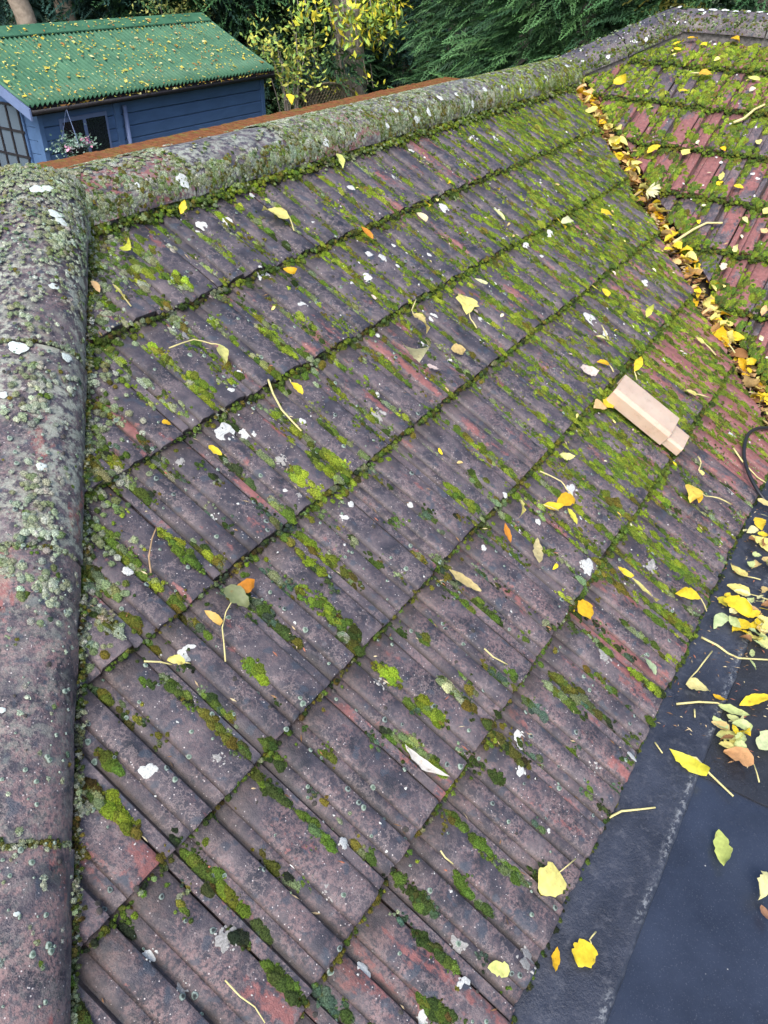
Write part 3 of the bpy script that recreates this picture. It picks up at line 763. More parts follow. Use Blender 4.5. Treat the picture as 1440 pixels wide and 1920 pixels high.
for _ in range(32000):      # main ridge
    s_ = rng.uniform(.79, 4.02); t = rng.uniform(.05, 3.0) if rng.random() < .72 else rng.uniform(2.5, 3.16)
    cover = .62 + .28 * math.sin(s_ * 3 + 2) * .4
    if 1.22 < s_ < 1.62: cover = .10 + (.35 if t > 2.4 else 0)
    if s_ > 2.9: cover = .5
    if rng.random() > .75: continue
    if n2(s_ * 2.1, t * .35, 2.5) + rng.normal(0, .12) > cover * 1.25 + (.3 if t > 2.75 else 0): continue
    P, Mx = on_cap(LN[0], s_, t, -.001)
    # screen side of the ridge is the -Y side
    side = (Mx[:, 2][1] < 0)
    foot = max(0, -Mx[:, 2][1])
    if s_ > 3.0 and rng.random() < .6: wt = dict(bright=4, lime=3 if 3.15 < s_ < 3.5 or s_ > 3.7 else .5, green=2, olive=2, sage=2)
    else: wt = dict(grey=4.5 * (1 - foot * .6), sage=4, olive=1 + 2 * foot, green=1.2, dark=.6 + foot)
    sz = rng.uniform(.0024, .0058) if s_ < 2 else rng.uniform(.0022, .0055)
    moss.add(P, spinM(Mx), np.array([sz, sz * rng.uniform(.8, 1.6), sz * rng.uniform(.3, .65)]), pick(wt))
for _ in range(9500):       # left hip
    s_ = rng.random() ** 1.5 * 2.3 - .02; t = rng.uniform(.1, 3.1)
    P, Mx = on_cap(LN[1], s_, t, -.001)
    cover = .74 - 1.35 * s_ if s_ < .42 else .13 - .04 * s_
    if n2b(s_ * 2.0, t * .4, 3.2) + rng.normal(0, .10) > max(cover, .06) * 1.25 + .06: continue
    sz = rng.uniform(.0022, .0052)
    moss.add(P, spinM(Mx), np.array([sz, sz, sz * .45]), pick(dict(grey=4, sage=4, olive=.8, green=1.2, teal=1)))
for (px, py, n_, spread) in [(60,770,22,.035),(75,925,30,.04),(85,1000,50,.045),(40,600,25,.06),(110,470,60,.05),(70,720,50,.07),(20,1060,20,.03),(90,1110,60,.05),(170,1250,0,0)]:
    q = on(px, py, MA, OA, .05)
    P0 = MA @ q + OA; Mx, st0, J, a, h = LN[1]; l = Mx.T @ (P0 - st0)
    for _ in range(n_):
        s_ = l[1] + rng.normal(0, spread * .5); x = np.clip(l[0] + rng.normal(0, spread * .35), -.118, .118); t = math.acos(-x / a)
        P, M2 = on_cap(LN[1], s_, t, -.001); sz = rng.uniform(.0035, .0075)
        moss.add(P, spinM(M2), np.array([sz, sz, sz * .8]), pick(dict(grey=5, sage=3, green=.6)))
for jn in LN[1][2][1:-1]:
    for _ in range(170):
        t = rng.uniform(.2, 3.1); P, M2 = on_cap(LN[1], jn + rng.normal(0, .003), t, -.003); sz = rng.uniform(.002, .0045)
        moss.add(P, spinM(M2), np.array([sz, sz, sz]), pick(dict(olive=2, sage=3, dark=3, grey=1.5)))
for jn in LN[0][2][1:-1]:
    for _ in range(110):
        t = rng.uniform(.2, 3.0); P, M2 = on_cap(LN[0], jn + rng.normal(0, .004), t, -.003); sz = rng.uniform(.003, .006)
        moss.add(P, spinM(M2), np.array([sz, sz, sz]), pick(dict(olive=3, green=3, dark=3)))
for li, cnt in ((2, 700), (3, 1500)):
    for _ in range(cnt):
        Mx, st0, J, a, h = LN[li]; s_ = rng.uniform(J[0], J[-1]); t = math.pi - abs(rng.normal(0, .55 if li == 3 else .4)) if rng.random() < .7 else rng.uniform(.3, 3.1)
        if t < .1: continue
        P, M2 = on_cap(LN[li], s_, t, -.001)
        if M2[2][2] < -.2: continue
        sz = rng.uniform(.003, .007)
        moss.add(P, spinM(M2), np.array([sz, sz, sz * .8]), pick(dict(sage=3, olive=2, green=2, dark=2)))
moss.build('moss', 'grey-green moss cushions crusting the ridge and hip tiles')

# ------------------------------------------------------------------ lichens
class Patch:
    def __init__(s): s.V = []; s.F = []; s.C = []; s.n = 0
    def blot(s, P, M, R, col, el=1.0, rag=.22, n=20, ring=None, hgt=.0004):
        ph = rng.uniform(0, 6.28, 4); b0 = s.n; vs = [(0, 0, hgt)]; cs = [np.array(col if ring is None else ring[0])]
        fr = (.45, .8, 1.0)
        for j, f in enumerate(fr):
            for k in range(n):
                t = 2 * math.pi * k / n
                rr_ = R * (1 + rag * (.6 * math.sin(2*t + ph[0]) + .5 * math.sin(3*t + ph[1]) + .35 * math.sin(5*t + ph[2]) + .25 * math.sin(9*t + ph[3]) + rng.normal(0, .12 if j > 0 else 0)))
                vs.append((rr_ * f * math.cos(t), rr_ * f * math.sin(t) * el, hgt * (1 - .15 * j) * (1 + rng.normal(0, .12)) if j < 2 else -.0006))
                if ring is None: c = np.array(col) * (1 + rng.normal(0, .12))
                else: c = np.array(ring[min(j + 1, len(ring) - 1)]) * (1 + rng.normal(0, .15))
                cs.append(c)
        V = np.array(vs) @ M.T + P
        for k in range(n):
            k2 = (k + 1) % n; s.F.append((b0, b0 + 1 + k, b0 + 1 + k2))
            for j in range(2):
                a = b0 + 1 + j * n; c_ = a + n
                s.F.append((a + k, c_ + k, c_ + k2)); s.F.append((a + k, c_ + k2, a + k2))
        s.V.append(V); s.C.append(np.clip(np.array(cs), 0, 1)); s.n += len(vs)
    def build(s, name, label):
        me = mesh_np(name, np.concatenate(s.V), np.array(s.F), M_LICH, np.concatenate(s.C)); o = bpy.data.objects.new(name, me); COL.objects.link(o)
        return tag(o, label, 'lichen', kind='stuff')
def surf_frame(M, O, surf, u, wv):
    e = .004; z = float(surf(np.array(u), np.array(wv))); zx = (float(surf(np.array(u + e), np.array(wv))) - float(surf(np.array(u - e), np.array(wv)))) / (2 * e)
    zx = np.clip(zx, -.5, .5); n = np.array([-zx, -.07, 1]); n /= np.linalg.norm(n); x = np.array([1, 0, zx]); x -= n * (x @ n); x /= np.linalg.norm(x); y = np.cross(n, x)
    return M @ np.array([u, wv, z]) + O, M @ np.stack([x, y, n], 1)
lic = Patch()
WH = [(425,805,30,0),(467,807,22,0),(497,512,24,0),(570,571,15,0),(380,418,15,0),(430,405,15,0),(660,350,11,0),(712,778,28,1),(355,1220,24,0),(280,1447,22,0),(410,1425,20,1),
      (560,1632,20,0),(622,1672,22,1),(425,1760,32,1),(345,1855,20,1),(288,1788,17,0),(690,1820,22,0),(868,1770,24,1),(872,1848,20,0),(987,1800,34,1),(988,1380,24,0),(980,1443,16,0),
      (1100,1063,26,0),(985,993,14,0),(1075,917,20,0),(1095,970,14,0),(1053,1303,11,0),(1137,1230,22,1),(720,1277,26,1),(957,860,10,0),(775,940,9,0),(1110,595,20,0),(403,962,12,0),
      (815,1905,30,0),(648,1578,16,0),(1118,1440,24,1),(650,968,12,0),(700,330,10,0),(640,357,9,0),(740,330,11,0),(800,640,12,0),(695,405,12,0),(590,420,10,0),(815,590,14,0),(903,598,10,0),
      (770,474,12,0),(695,473,12,0),(720,480,14,0),(680,487,13,0),(690,517,12,0),(835,385,16,0),(990,455,11,0),(1035,433,11,0),(910,370,10,0),(890,255,12,0),(930,258,9,0),(1000,280,8,0),(775,275,9,0),
      (875,300,9,0),(1212,528,11,0),(1250,672,9,0),(1290,660,9,0),(905,637,9,0),(1225,1060,22,1),(1370,920,12,0),(1375,815,12,0),(1185,1420,14,0),(1180,1415,10,0),(1035,1555,6,0),(800,575,9,0),
      (530,860,18,1),(240,1070,14,0),(150,820,8,0),(1095,655,0,0),(740,870,0,0),(245,560,0,0),(1075,1000,0,0),(560,930,10,1),(640,640,10,0),(350,620,16,1),(340,860,14,1),(945,930,9,0),(960,1755,0,0),(1042,1500,0,0)]
for px, py, d, ty in WH:
    if d == 0: continue
    q = on(px, py, MA, OA, -.004)
    if not insideA(q[0], q[1], -.004): continue
    P, M_ = surf_frame(MA, OA, surfA, q[0], q[1]); dist = np.linalg.norm(P - CAM); R = d / 2 * 1.12 * dist / F
    vv = (P - CAM) / dist; fs = abs(vv @ MA[:, 2]); 
    c = (.54, .55, .52) if ty == 0 else (.38, .37, .35)
    a = rng.uniform(0, 6.28); Mr = M_ @ np.array([[math.cos(a), -math.sin(a), 0], [math.sin(a), math.cos(a), 0], [0, 0, 1]])
    if ty == 0:
        for _k in range(5):
            a3 = rng.uniform(0, 6.28); P3_, M3_ = surf_frame(MA, OA, surfA, q[0] + R * math.cos(a3), q[1] + R * math.sin(a3)); lic.blot(P3_ + M3_[:, 2] * .0006, M3_, R * rng.uniform(.12, .35), c, 1, .3, 12)
        lic.blot(P + M_[:, 2] * .0006, Mr, R * 1.15, c, rng.uniform(.75, 1.1), .2, 30, hgt=.0003)
    else:
        lic.blot(P + M_[:, 2] * .0006, Mr, R * .9, np.array(c) * .8, rng.uniform(.75, 1.1), .4, 30, hgt=.0003)
        for _ in range(16):
            rr_ = R * 1.15 * math.sqrt(rng.random()); a2 = rng.uniform(0, 6.28); P2, M2 = surf_frame(MA, OA, surfA, q[0] + rr_ * math.cos(a2), q[1] + rr_ * math.sin(a2))
            lic.blot(P2 + M2[:, 2] * .0008, M2, R * rng.uniform(.06, .2), np.array(c) * rng.uniform(.85, 1.2), 1, .35, 10, hgt=.0003)
# small scattered white crusts
for _ in range(60):
    u = rng.uniform(.6, 3.6); wv = rng.uniform(-1.0, .25)
    if not insideA(u, wv, -.02): continue
    P, M_ = surf_frame(MA, OA, surfA, u, wv); lic.blot(P + M_[:, 2] * .0006, spinM(M_), rng.uniform(.005, .011), (.58, .59, .55), rng.uniform(.7, 1), .22, 20, hgt=.0003)
for _ in range(420):
    u = rng.uniform(-.1, 4); wv = rng.uniform(-1.44, .28)
    if not insideA(u, wv, -.01): continue
    P, M_ = surf_frame(MA, OA, surfA, u, wv); lic.blot(P + M_[:, 2] * .0008, spinM(M_), rng.uniform(.001, .0032) * (1.5 if u > 1.6 else 1), (.60, .61, .57), rng.uniform(.6, 1), .3, 9)
# on the caps
for px, py, d in [(75,372,24),(60,333,34),(50,335,20),(120,430,20),(108,418,22),(35,655,34),(125,670,22),(105,548,18),(5,740,18),(80,880,20),(90,310,16),(15,300,16),(8,1335,12),(35,1715,10),(95,372,18)]:
    P0 = MA @ on(px, py, MA, OA, .055) + OA; Mx, st0, J, a, h = LN[1]; l = Mx.T @ (P0 - st0)
    if l[1] < .03: continue
    x = np.clip(l[0], -.12, .12); t = math.acos(-x / a); P, M2 = on_cap(LN[1], l[1], t, .0008)
    lic.blot(P, M2, d / 2 * np.linalg.norm(P - CAM) / F * .95, (.54, .60, .56), .8, .2, 22, hgt=.0004)
for px, py, d in [(320,343,28),(760,230,16),(785,215,14),(735,205,12),(820,180,14),(645,345,14),(590,272,18),(705,240,12),(865,205,12),(900,170,13),(955,190,10),(1010,150,10),(1060,120,9),(240,352,12),(690,265,0),(765,222,0),(850,175,10),(930,165,8)]:
    if d == 0: continue
    P0 = at_y(px, py, ridge_y - .07); Mx, st0, J, a, h = LN[0]; l = Mx.T @ (P0 - st0); ang = math.atan2(l[2], l[0]); t = math.pi - np.clip(ang, .3, 2.8)
    P, M2 = on_cap(LN[0], l[1], t, .0008); lic.blot(P, spinM(M2), d / 2 * np.linalg.norm(P - CAM) / F * .95, (.60, .63, .60), .8, .2, 18, hgt=.0005)
for li, cnt, hi_ in ((2, 12, .010), (3, 16, .010), (2, 50, .003)):
    Mx, st0, J, a, h = LN[li]
    for _ in range(cnt):
        P, M2 = on_cap(LN[li], rng.uniform(J[0], J[-1]), rng.uniform(1.2, 2.9), .0008); lic.blot(P, spinM(M2), rng.uniform(.3, 1.3) * hi_, (.68, .70, .70), .85, .2, 14)
for i in range(8):
    P, M2 = on_cap(LN[3], .1 + i * .055, 1.85 + rng.normal(0, .1), .0008); lic.blot(P, spinM(M2), rng.uniform(.014, .022), (.70, .73, .73), .8, .22, 16)
for _ in range(120):
    u = rng.uniform(0, 1.6); wv = rng.uniform(-1.2, .75)
    if not insideB(u, wv): continue
    P, M_ = surf_frame(MB_, OB, surfB, u, wv); lic.blot(P + M_[:, 2] * .001, spinM(M_), rng.uniform(.003, .011), (.62, .60, .58), .9, .25, 12)
lic.build('white_lichen', 'chalky white lichen blotches scattered over the tiles and ridge')
# rosettes: pale rim, darker heart
ros = Patch()
RI = [((.06, .09, .07), (.13, .18, .14), (.30, .37, .31), (.20, .25, .21)), ((.03, .035, .035), (.05, .06, .06), (.24, .30, .27), (.12, .15, .15)), ((.05, .05, .045), (.06, .055, .05), (.07, .065, .06), (.08, .07, .07))]
for _ in range(1500):
    u = rng.uniform(-.5, 2.6); wv = rng.uniform(-1.44, .2)
    if not insideA(u, wv, -.01): continue
    pr = np.clip(1.25 - u * .62, .08, 1) * (.4 + n2(u * 1.3, wv * 1.3, 2.6))
    if rng.random() > pr: continue
    P, M_ = surf_frame(MA, OA, surfA, u, wv); ros.blot(P + M_[:, 2] * .0006, spinM(M_), rng.uniform(.0020, .0062), None or (0, 0, 0), 1, .12, 12, RI[rng.choice(3, p=[.5, .3, .2])], .0022)
for _ in range(900):
    s_ = rng.uniform(.1, 2.3); t = rng.uniform(.3, 3.05)
    if n2b(s_ * 1.7, t * .5, 3) > .62: continue
    P, M2 = on_cap(LN[1], s_, t, .0005); ros.blot(P, spinM(M2), .0014 + .0036 * rng.random() ** 1.8, (0, 0, 0), 1, .12, 12, RI[rng.choice(3, p=[.6, .25, .15])], .002)
ros.build('rosette_lichen', 'small round grey-green lichen rosettes dotted over the lower tiles and left hip')

# ------------------------------------------------------------------ flat felt roof
flat = [(-3.2, -1.262), (2.52, -1.262)]
M_FELT = mat_felt('smooth_felt', (0.018, 0.024, 0.040), (0.034, 0.044, 0.070), .09, .34, .25, 160)
M_FELT2 = mat_felt('rough_felt', (0.012, 0.013, 0.018), (0.034, 0.038, 0.048), .22, .5, 1.0, 75)
M_FELT3 = mat_felt('upstand_felt', (0.024, 0.028, 0.042), (0.048, 0.055, 0.075), .26, .48, .8, 190)
b = MB(); b.box((-3.2, -4.2, ZF - .12), (3.4, -1.20, ZF))
o = b.build('flat_roof', M_FELT); tag(o, kind='structure')
# rough sheet, upper right, lapped by the smooth one along a seam
def sheet(name, poly, z, mat, thick=.003, nsub=24, wob=.0012):
    bm = bmesh.new(); vs = [bm.verts.new((x, y, z)) for x, y in poly]; f = bm.faces.new(vs)
    ex = bmesh.ops.extrude_face_region(bm, geom=[f])
    for v in [q for q in ex['geom'] if isinstance(q, bmesh.types.BMVert)]: v.co.z += thick
    bmesh.ops.recalc_face_normals(bm, faces=bm.faces); me = bpy.data.meshes.new(name); bm.to_mesh(me); bm.free(); me.materials.append(mat)
    o = bpy.data.objects.new(name, me); COL.objects.link(o); tag(o, kind='structure'); return o
LAP = -1.405
def jag(x0, y0, x1, y1, n, a):
    return [(x0 + (x1-x0)*i/n + rng.normal(0, a), y0 + (y1-y0)*i/n + rng.normal(0, a)) for i in range(n+1)]
seam = jag(0.862, LAP - .0035, 0.885, -2.2, 14, .0016)
sheet('rough_roofing_felt', [(3.4, LAP - .0035)] + seam + [(3.4, -2.2)], ZF + .001, M_FELT2, .004)
# upstand strip tucked under the eaves tiles, its lower edge lapped at LAP
bm = bmesh.new(); rowsY = [(-1.21, ZF + .020), (-1.26, ZF + .013), (-1.285, ZF + .0085), (-1.33, ZF + .0085), (-1.385, ZF + .009), (LAP + .006, ZF + .0105), (LAP, ZF + .009), (LAP - .001, ZF + .001)]
nx = 240; grid = []
for i in range(nx + 1):
    x = -2.4 + 5.8 * i / nx; grid.append([bm.verts.new((x, y + (rng.normal(0, .0007) if y < -1.39 else 0), z + (rng.normal(0, .0004)))) for y, z in rowsY])
for i in range(nx):
    for j in range(len(rowsY) - 1): bm.faces.new((grid[i][j], grid[i][j+1], grid[i+1][j+1], grid[i+1][j])).smooth = True
me = bpy.data.meshes.new('felt_upstand'); bm.to_mesh(me); bm.free()
tF = NT('upstand_felt_chalked'); v = coords(tF, rand=False); sx = tF.n('ShaderNodeSeparateXYZ'); tF.l(v, sx.inputs[0])
c = tF.ramp(tF.noise(v, 7, 6, .65), [(.3, (.014, .018, .030)), (.7, (.046, .055, .082))])
c = tF.mix(tF.ramp(tF.noise(v, 60, 5, .7), [(.52, 0.0), (.66, .5)]), c, (.095, .10, .12))
band = tF.ramp(tF.math('ABSOLUTE', tF.math('ADD', sx.outputs[1], 1.396)), [(.0, 1.0), (.010, 0.0)])
msk = tF.math('MULTIPLY', band, tF.math('MULTIPLY', tF.ramp(tF.noise(v, 130, 4, .7), [(.50, 0.0), (.60, 1.0)]), tF.ramp(tF.noise(v, 5.5, 3), [(.44, 0.0), (.52, 1.0)])))
c = tF.mix(tF.math('MULTIPLY', msk, .6), c, (.34, .36, .37))
tF.bump(tF.math('ADD', tF.noise(v, 190, 5, .7), tF.math('MULTIPLY', tF.noise(v, 20, 3), 2.0)), .9, .0022)
me.materials.append(tF.base(c, tF.ramp(tF.noise(v, 14, 4), [(.3, .24), (.7, .46)]), .5))
o = bpy.data.objects.new('felt_upstand', me); COL.objects.link(o); tag(o, kind='structure')

# ------------------------------------------------------------------ leaves
YEL, PALE, GOLD, ORG, LIME, GRN, TAN, BRN, PEACH = (.80, .60, .035), (.80, .72, .22), (.78, .46, .02), (.70, .27, .03), (.55, .58, .07), (.33, .45, .18), (.60, .45, .18), (.30, .15, .06), (.80, .52, .24)
def leaf_mesh(L, Wd, kind='oval', seed=0, curl=.22, fold=.2):
    r = np.random.default_rng(seed); n, mcr = 11, 3
    V = []; Fc = []
    c1, c2 = r.normal(0, curl * 1.5), r.normal(0, .3)
    for i in range(n + 1):
        t = i / n
        if kind == 'heart': f = (math.sin(math.pi * min(t * 1.02, 1)) ** .55) * (1.25 - .85 * t) if t > 0 else 0.0
        elif kind == 'narrow': f = math.sin(math.pi * t) ** .8
        elif kind == 'blunt': f = min(1, t * 7) ** .6 * (1 - max(0, t - .72) / .28 * .75)
        else: f = math.sin(math.pi * t ** .85) ** .75
        f = max(f, .02)
        for j in range(-mcr, mcr + 1):
            q = j / mcr; ed = 1 + (r.normal(-.03, .11) if abs(j) == mcr else 0)
            y = q * Wd / 2 * f * ed
            z = abs(q) * Wd / 2 * f * fold + c1 * L * (t - .4) ** 2 + c2 * L * q * t * .5 + r.normal(0, .006) * L
            V.append((t * L + c2 * .3 * L * math.sin(3 * t) * 0, y + .08 * L * c2 * math.sin(3 * t), z))
    k = 2 * mcr + 1
    for i in range(n):
        for j in range(k - 1): Fc.append((i*k+j, (i+1)*k+j, (i+1)*k+j+1, i*k+j+1))
    zmin = min(q[2] for q in V); V = [(a, b_, c_ - zmin) for a, b_, c_ in V]
    me = bpy.data.meshes.new('blade'); me.from_pydata(V, [], Fc); me.update(); me.materials.append(M_LEAF)
    for q in me.polygons: q.use_smooth = True
    return me, V[3][2]
M_STALK = mat_plain('leaf_stalk', (.62, .55, .24), .5, .4, 30, .2)
M_TWIG = mat_plain('dry_twig', (.36, .24, .13), .7, .3, 60, .3)
NL = [0]
def place_leaf(base, tip, color, label, wr=.62, kind='oval', stalk=None, plane='A', lift=.004, curl=.2, group=None, tilt=0.0):
    """base, tip and stalk are read on the photograph and carried to the surface they lie on"""
    M, O, sf = {'A': (MA, OA, surfA), 'B': (MB_, OB, surfB), 'F': (MF, OF, None)}[plane]
    off = .001 if plane != 'F' else (.012 if True else 0)
    a = on(base[0], base[1], M, O, off); c = on(tip[0], tip[1], M, O, off)
    d = c[:2] - a[:2]; L = float(np.hypot(*d)); d = d / L; NL[0] += 1
    x = np.array([d[0], d[1], 0]); y = np.array([-d[1], d[0], 0])
    if tilt: 
        x = np.array([d[0] * math.cos(tilt), d[1] * math.cos(tilt), math.sin(tilt)])
    z = np.cross(x, y)
    zb = off + lift
    if tilt: L *= .62
    root = empty('fallen_leaf', M @ np.array([a[0], a[1], zb]) + O)
    root.matrix_world = mat4(M @ np.stack([x, y, z], 1), M @ np.array([a[0], a[1], zb]) + O)
    tag(root, label, 'leaf', group)
    me, z0 = leaf_mesh(L, L * wr, kind, NL[0], curl)
    o = bpy.data.objects.new('blade', me); COL.objects.link(o); o.parent = root; o.color = (*color, 1)
    if stalk:
        Ml = np.stack([x, y, z], 1); pts = [np.array([0.0, 0, z0])]
        pl_ = np.array([a[0], a[1], zb])
        for k, q in enumerate(stalk):
            s_ = on(q[0], q[1], M, O, off); s3 = np.array([s_[0], s_[1], off + lift + .002]); pts.append(Ml.T @ (s3 - pl_))
        fine = []
        for i in range(len(pts) - 1):
            for t in (0, .5): fine.append(pts[i] * (1 - t) + pts[i+1] * t + np.array([0, 0, .0015 * math.sin(math.pi * t)]))
        fine.append(pts[-1]); dist = np.linalg.norm(CAM - (M @ pl_ + O)); rr_ = 1.9 * dist / F * .62
        b = MB().tube(fine, [rr_ * (.8 + .5 * i / len(fine)) for i in range(len(fine))], 5)
        so = bpy.data.objects.new('stalk', b.mesh('stalk', M_STALK, True)); COL.objects.link(so); so.parent = root
    return root
def place_twig(pts, label, rpx=2.2, mat=None, plane='A', name='leaf_stalk', group=None, cat='stalk'):
    M, O = {'A': (MA, OA), 'B': (MB_, OB), 'F': (MF, OF)}[plane]; off = .012 if plane == 'F' else .005
    P = [on(x, y, M, O, off + .003 * math.sin(i * 2.1)) for i, (x, y) in enumerate(pts)]
    fine = []
    for i in range(len(P) - 1):
        for t in (0, .33, .66): fine.append(P[i] * (1 - t) + P[i+1] * t)
    fine.append(P[-1]); W3 = [M @ q + O for q in fine]; dist = np.linalg.norm(W3[0] - CAM); r0 = rpx * .8 * dist / F
    b = MB().tube(W3, [r0 * (1.15 - .4 * i / len(W3)) for i in range(len(W3))], 6)
    o = b.build(name, mat or M_STALK, None, True); return tag(o, label, cat, group)

L_ = place_leaf
L_((540,413),(490,398),PALE,'large pale yellow heart-shaped leaf with a short stalk, high on the main slope',.85,'heart',[(550,436)])
L_((338,405),(344,378),YEL,'small bright yellow upright leaf under the left end of the ridge',.45,'narrow',tilt=.5)
L_((229,478),(236,463),LIME,'pale green triangular leaf lodged in moss beside the left hip',.9,'heart')
L_((172,530),(186,552),PEACH,'small peach leaf near the hip above the first course joint',.5)
L_((210,542),(232,566),PALE,'narrow pale leaf on bright moss near the left hip',.35,'narrow',[(245,578)])
L_((528,510),(552,516),GOLD,'narrow golden leaf lying on the first course joint',.4,'narrow')
L_((676,428),(698,450),ORG,'small orange leaf stuck below the first course joint',.45,'narrow')
L_((768,600),(798,628),(.74,.60,.22),'tan-yellow pointed leaf with upright stalk in the middle of the upper slope',.75,'heart',[(770,585),(778,565)])
L_((868,560),(874,592),PALE,'pale crumpled leaf with a yellow shoot beneath it, upper middle slope',1.05,'heart',[(880,600),(892,618)])
L_((796,388),(797,411),YEL,'yellow oval leaf standing on a course edge below the ridge',.6,'oval',tilt=.5)
L_((778,405),(798,418),(.75,.66,.40),'cream leaf fragment beside the standing yellow leaf',.5)
L_((842,660),(868,664),TAN,'tan rounded leaf in a moss groove',.75)
L_((745,655),(785,682),(.72,.70,.40),'long narrow cream leaf beside a red scar on the tiles',.28,'narrow')
L_((798,688),(824,697),(.72,.58,.52),'pinkish white flake of leaf on a bare tile',.5,'blunt')
L_((410,656),(418,690),(.68,.66,.22),'yellow-green oval leaf at the end of a long bent stalk, left part of the slope',.5,'oval',[(395,648),(362,640),(316,656)])
L_((543,722),(566,742),YEL,'small curled yellow leaf just below the second course joint',.45,'narrow',[(541,714)])
L_((390,838),(414,857),YEL,'bright yellow curled leaf near two white lichen blotches',.5,'oval')
L_((302,794),(321,801),GOLD,'small yellow and pink leaf above a mossy knob',.65,'blunt')
L_((418,1108),(462,1142),(.19,.22,.10),'dull green leaf with grey bloom under a long pale stalk',.72,'heart')
L_((440,1118),(474,1098),ORG,'folded orange-tipped leaf whose long pale stalk hangs down the tile',.5,'blunt',[(422,1150),(415,1180),(421,1243)])
L_((380,1150),(412,1175),(.70,.45,.12),'yellow-brown sliver of leaf beside the long pale stalk',.3,'narrow')
L_((345,1248),(312,1240),(.72,.66,.18),'small yellow leaf across a thin horizontal stalk, lower left',.5,'oval',[(356,1247)])
L_((840,1070),(898,1112),(.52,.42,.18),'long tan leaf wedged beside moss below a course joint',.28,'narrow')
L_((1004,1012),(1006,1060),(.56,.48,.24),'upright mottled tan leaf in the right half of the slope',.36,'narrow')
L_((945,983),(955,1020),ORG,'narrow orange leaf left of the mottled tan leaf',.32,'narrow')
L_((965,948),(970,974),PALE,'small pale leaf beside a grey moss clump',.55)
L_((1015,950),(1050,955),YEL,'yellow leaf spray on a looping stem, right half of the slope',.35,'narrow',[(1045,960)])
L_((1070,935),(1040,952),GOLD,'golden leaf on the looping stem',.5,'oval',[(1060,920),(1050,905),(1010,886)])
L_((1062,955),(1080,985),(.70,.66,.08),'yellow-green leaf hanging below the looping stem',.42,'narrow')
L_((1046,855),(1072,862),(.72,.70,.26),'pale crescent leaf beside a white spot, right half of the slope',.45,'narrow')
L_((1080,1150),(1108,1140),GOLD,'golden oval leaf on the fourth course joint',.95,'oval')
L_((1155,1065),(1182,1085),YEL,'yellow curled leaf joined to a long pale one near the eaves',.35,'narrow')
L_((1182,1087),(1228,1130),PALE,'long pale yellow leaf pointing towards the eaves',.28,'narrow')
L_((1305,1128),(1264,1114),YEL,'yellow narrow leaf with stalk near the eaves on red tiles',.36,'narrow',[(1322,1148)])
L_((1222,1270),(1198,1232),(.44,.56,.32),'pale green spoon-shaped leaf near the eaves',.5,'oval')
L_((1044,1637),(1008,1672),PALE,'square-cut pale yellow leaf with slanting stalk at the lower eaves',.95,'blunt',[(1076,1611)])
L_((952,1822),(911,1812),(.70,.74,.24),'pale green-yellow torn leaf on the lowest tiles',.5,'blunt')
L_((1130,765),(1150,750),YEL,'yellow-green leaf touching the pink plastic channel',.5,'oval')
L_((1128,758),(1112,768),PEACH,'peach rounded leaf below the upper end of the plastic channel',.9,'heart')
L_((1183,702),(1187,670),YEL,'bright yellow blade standing above the plastic channel',.4,'narrow',[(1192,715)],tilt=.35)
L_((1139,688),(1116,682),GOLD,'golden oval leaf up-slope of the plastic channel',.55,'oval',[(1148,700)])
L_((1202,806),(1226,820),YEL,'yellow leaf pushed against the underside of the plastic channel',.45,'oval')
L_((1304,742),(1280,736),PALE,'pale leaf with level stalk right of the plastic channel',.5,'oval',[(1328,748)])
L_((1318,645),(1300,634),PALE,'round pale leaf with a long slanting stalk in bright moss',.9,'heart',[(1340,668)])
L_((1362,648),(1350,632),GOLD,'golden leaf with a thin stalk at the valley edge',.6,'heart',[(1376,664)])
L_((1290,917),(1292,945),(.80,.56,.09),'yellow crumpled leaf with one long curving stalk on red tiles',1.0,'heart',[(1320,932),(1345,936),(1368,948)])
L_((1306,918),(1308,945),GOLD,'golden folded leaf beside the crumpled yellow one',.4,'narrow')
L_((1306,885),(1316,893),PALE,'tiny pale leaf hanging from a curved stalk',.6,'oval',[(1312,870),(1306,858)])
L_((1126,545),(1139,558),YEL,'small yellow oval leaf on the dark upper slope',.7,'oval')
L_((1107,536),(1122,548),(.66,.62,.10),'yellow-green leaf up-slope of the small yellow oval',.4,'narrow')
L_((1115,634),(1140,642),(.72,.72,.30),'pale leaf with thin upright stalk in the middle right',.4,'narrow',[(1138,640),(1126,612)])
L_((1068,415),(1052,422),(.72,.74,.42),'short cream leaf in thick moss',.45,'blunt')
L_((1040,412),(1058,432),YEL,'yellow leaf lying down-slope in moss below the second course edge',.3,'narrow')
L_((1124,402),(1148,406),YEL,'yellow lobed leaf in dense moss by the valley',.5,'blunt')
L_((1205,600),(1203,578),(.66,.72,.12),'thin upright yellow-green leaf in front of a tile corner',.35,'narrow',tilt=.5)
L_((922,395),(945,415),(.72,.74,.32),'narrow pale leaf high on the slope',.3,'narrow')
L_((888,525),(912,535),(.72,.74,.36),'cream sliver leaf on the middle slope',.3,'narrow')
L_((1150,715),(1165,722),TAN,'tan fragment in moss beside the channel',.6,'blunt') if False else None
L_((632,292),(642,318),(.68,.72,.20),'pale green-yellow leaf just below the ridge',.45,'heart')
L_((518,232),(530,246),YEL,'tiny yellow leaf on the far edge of the ridge',.6,plane='A',lift=.09)
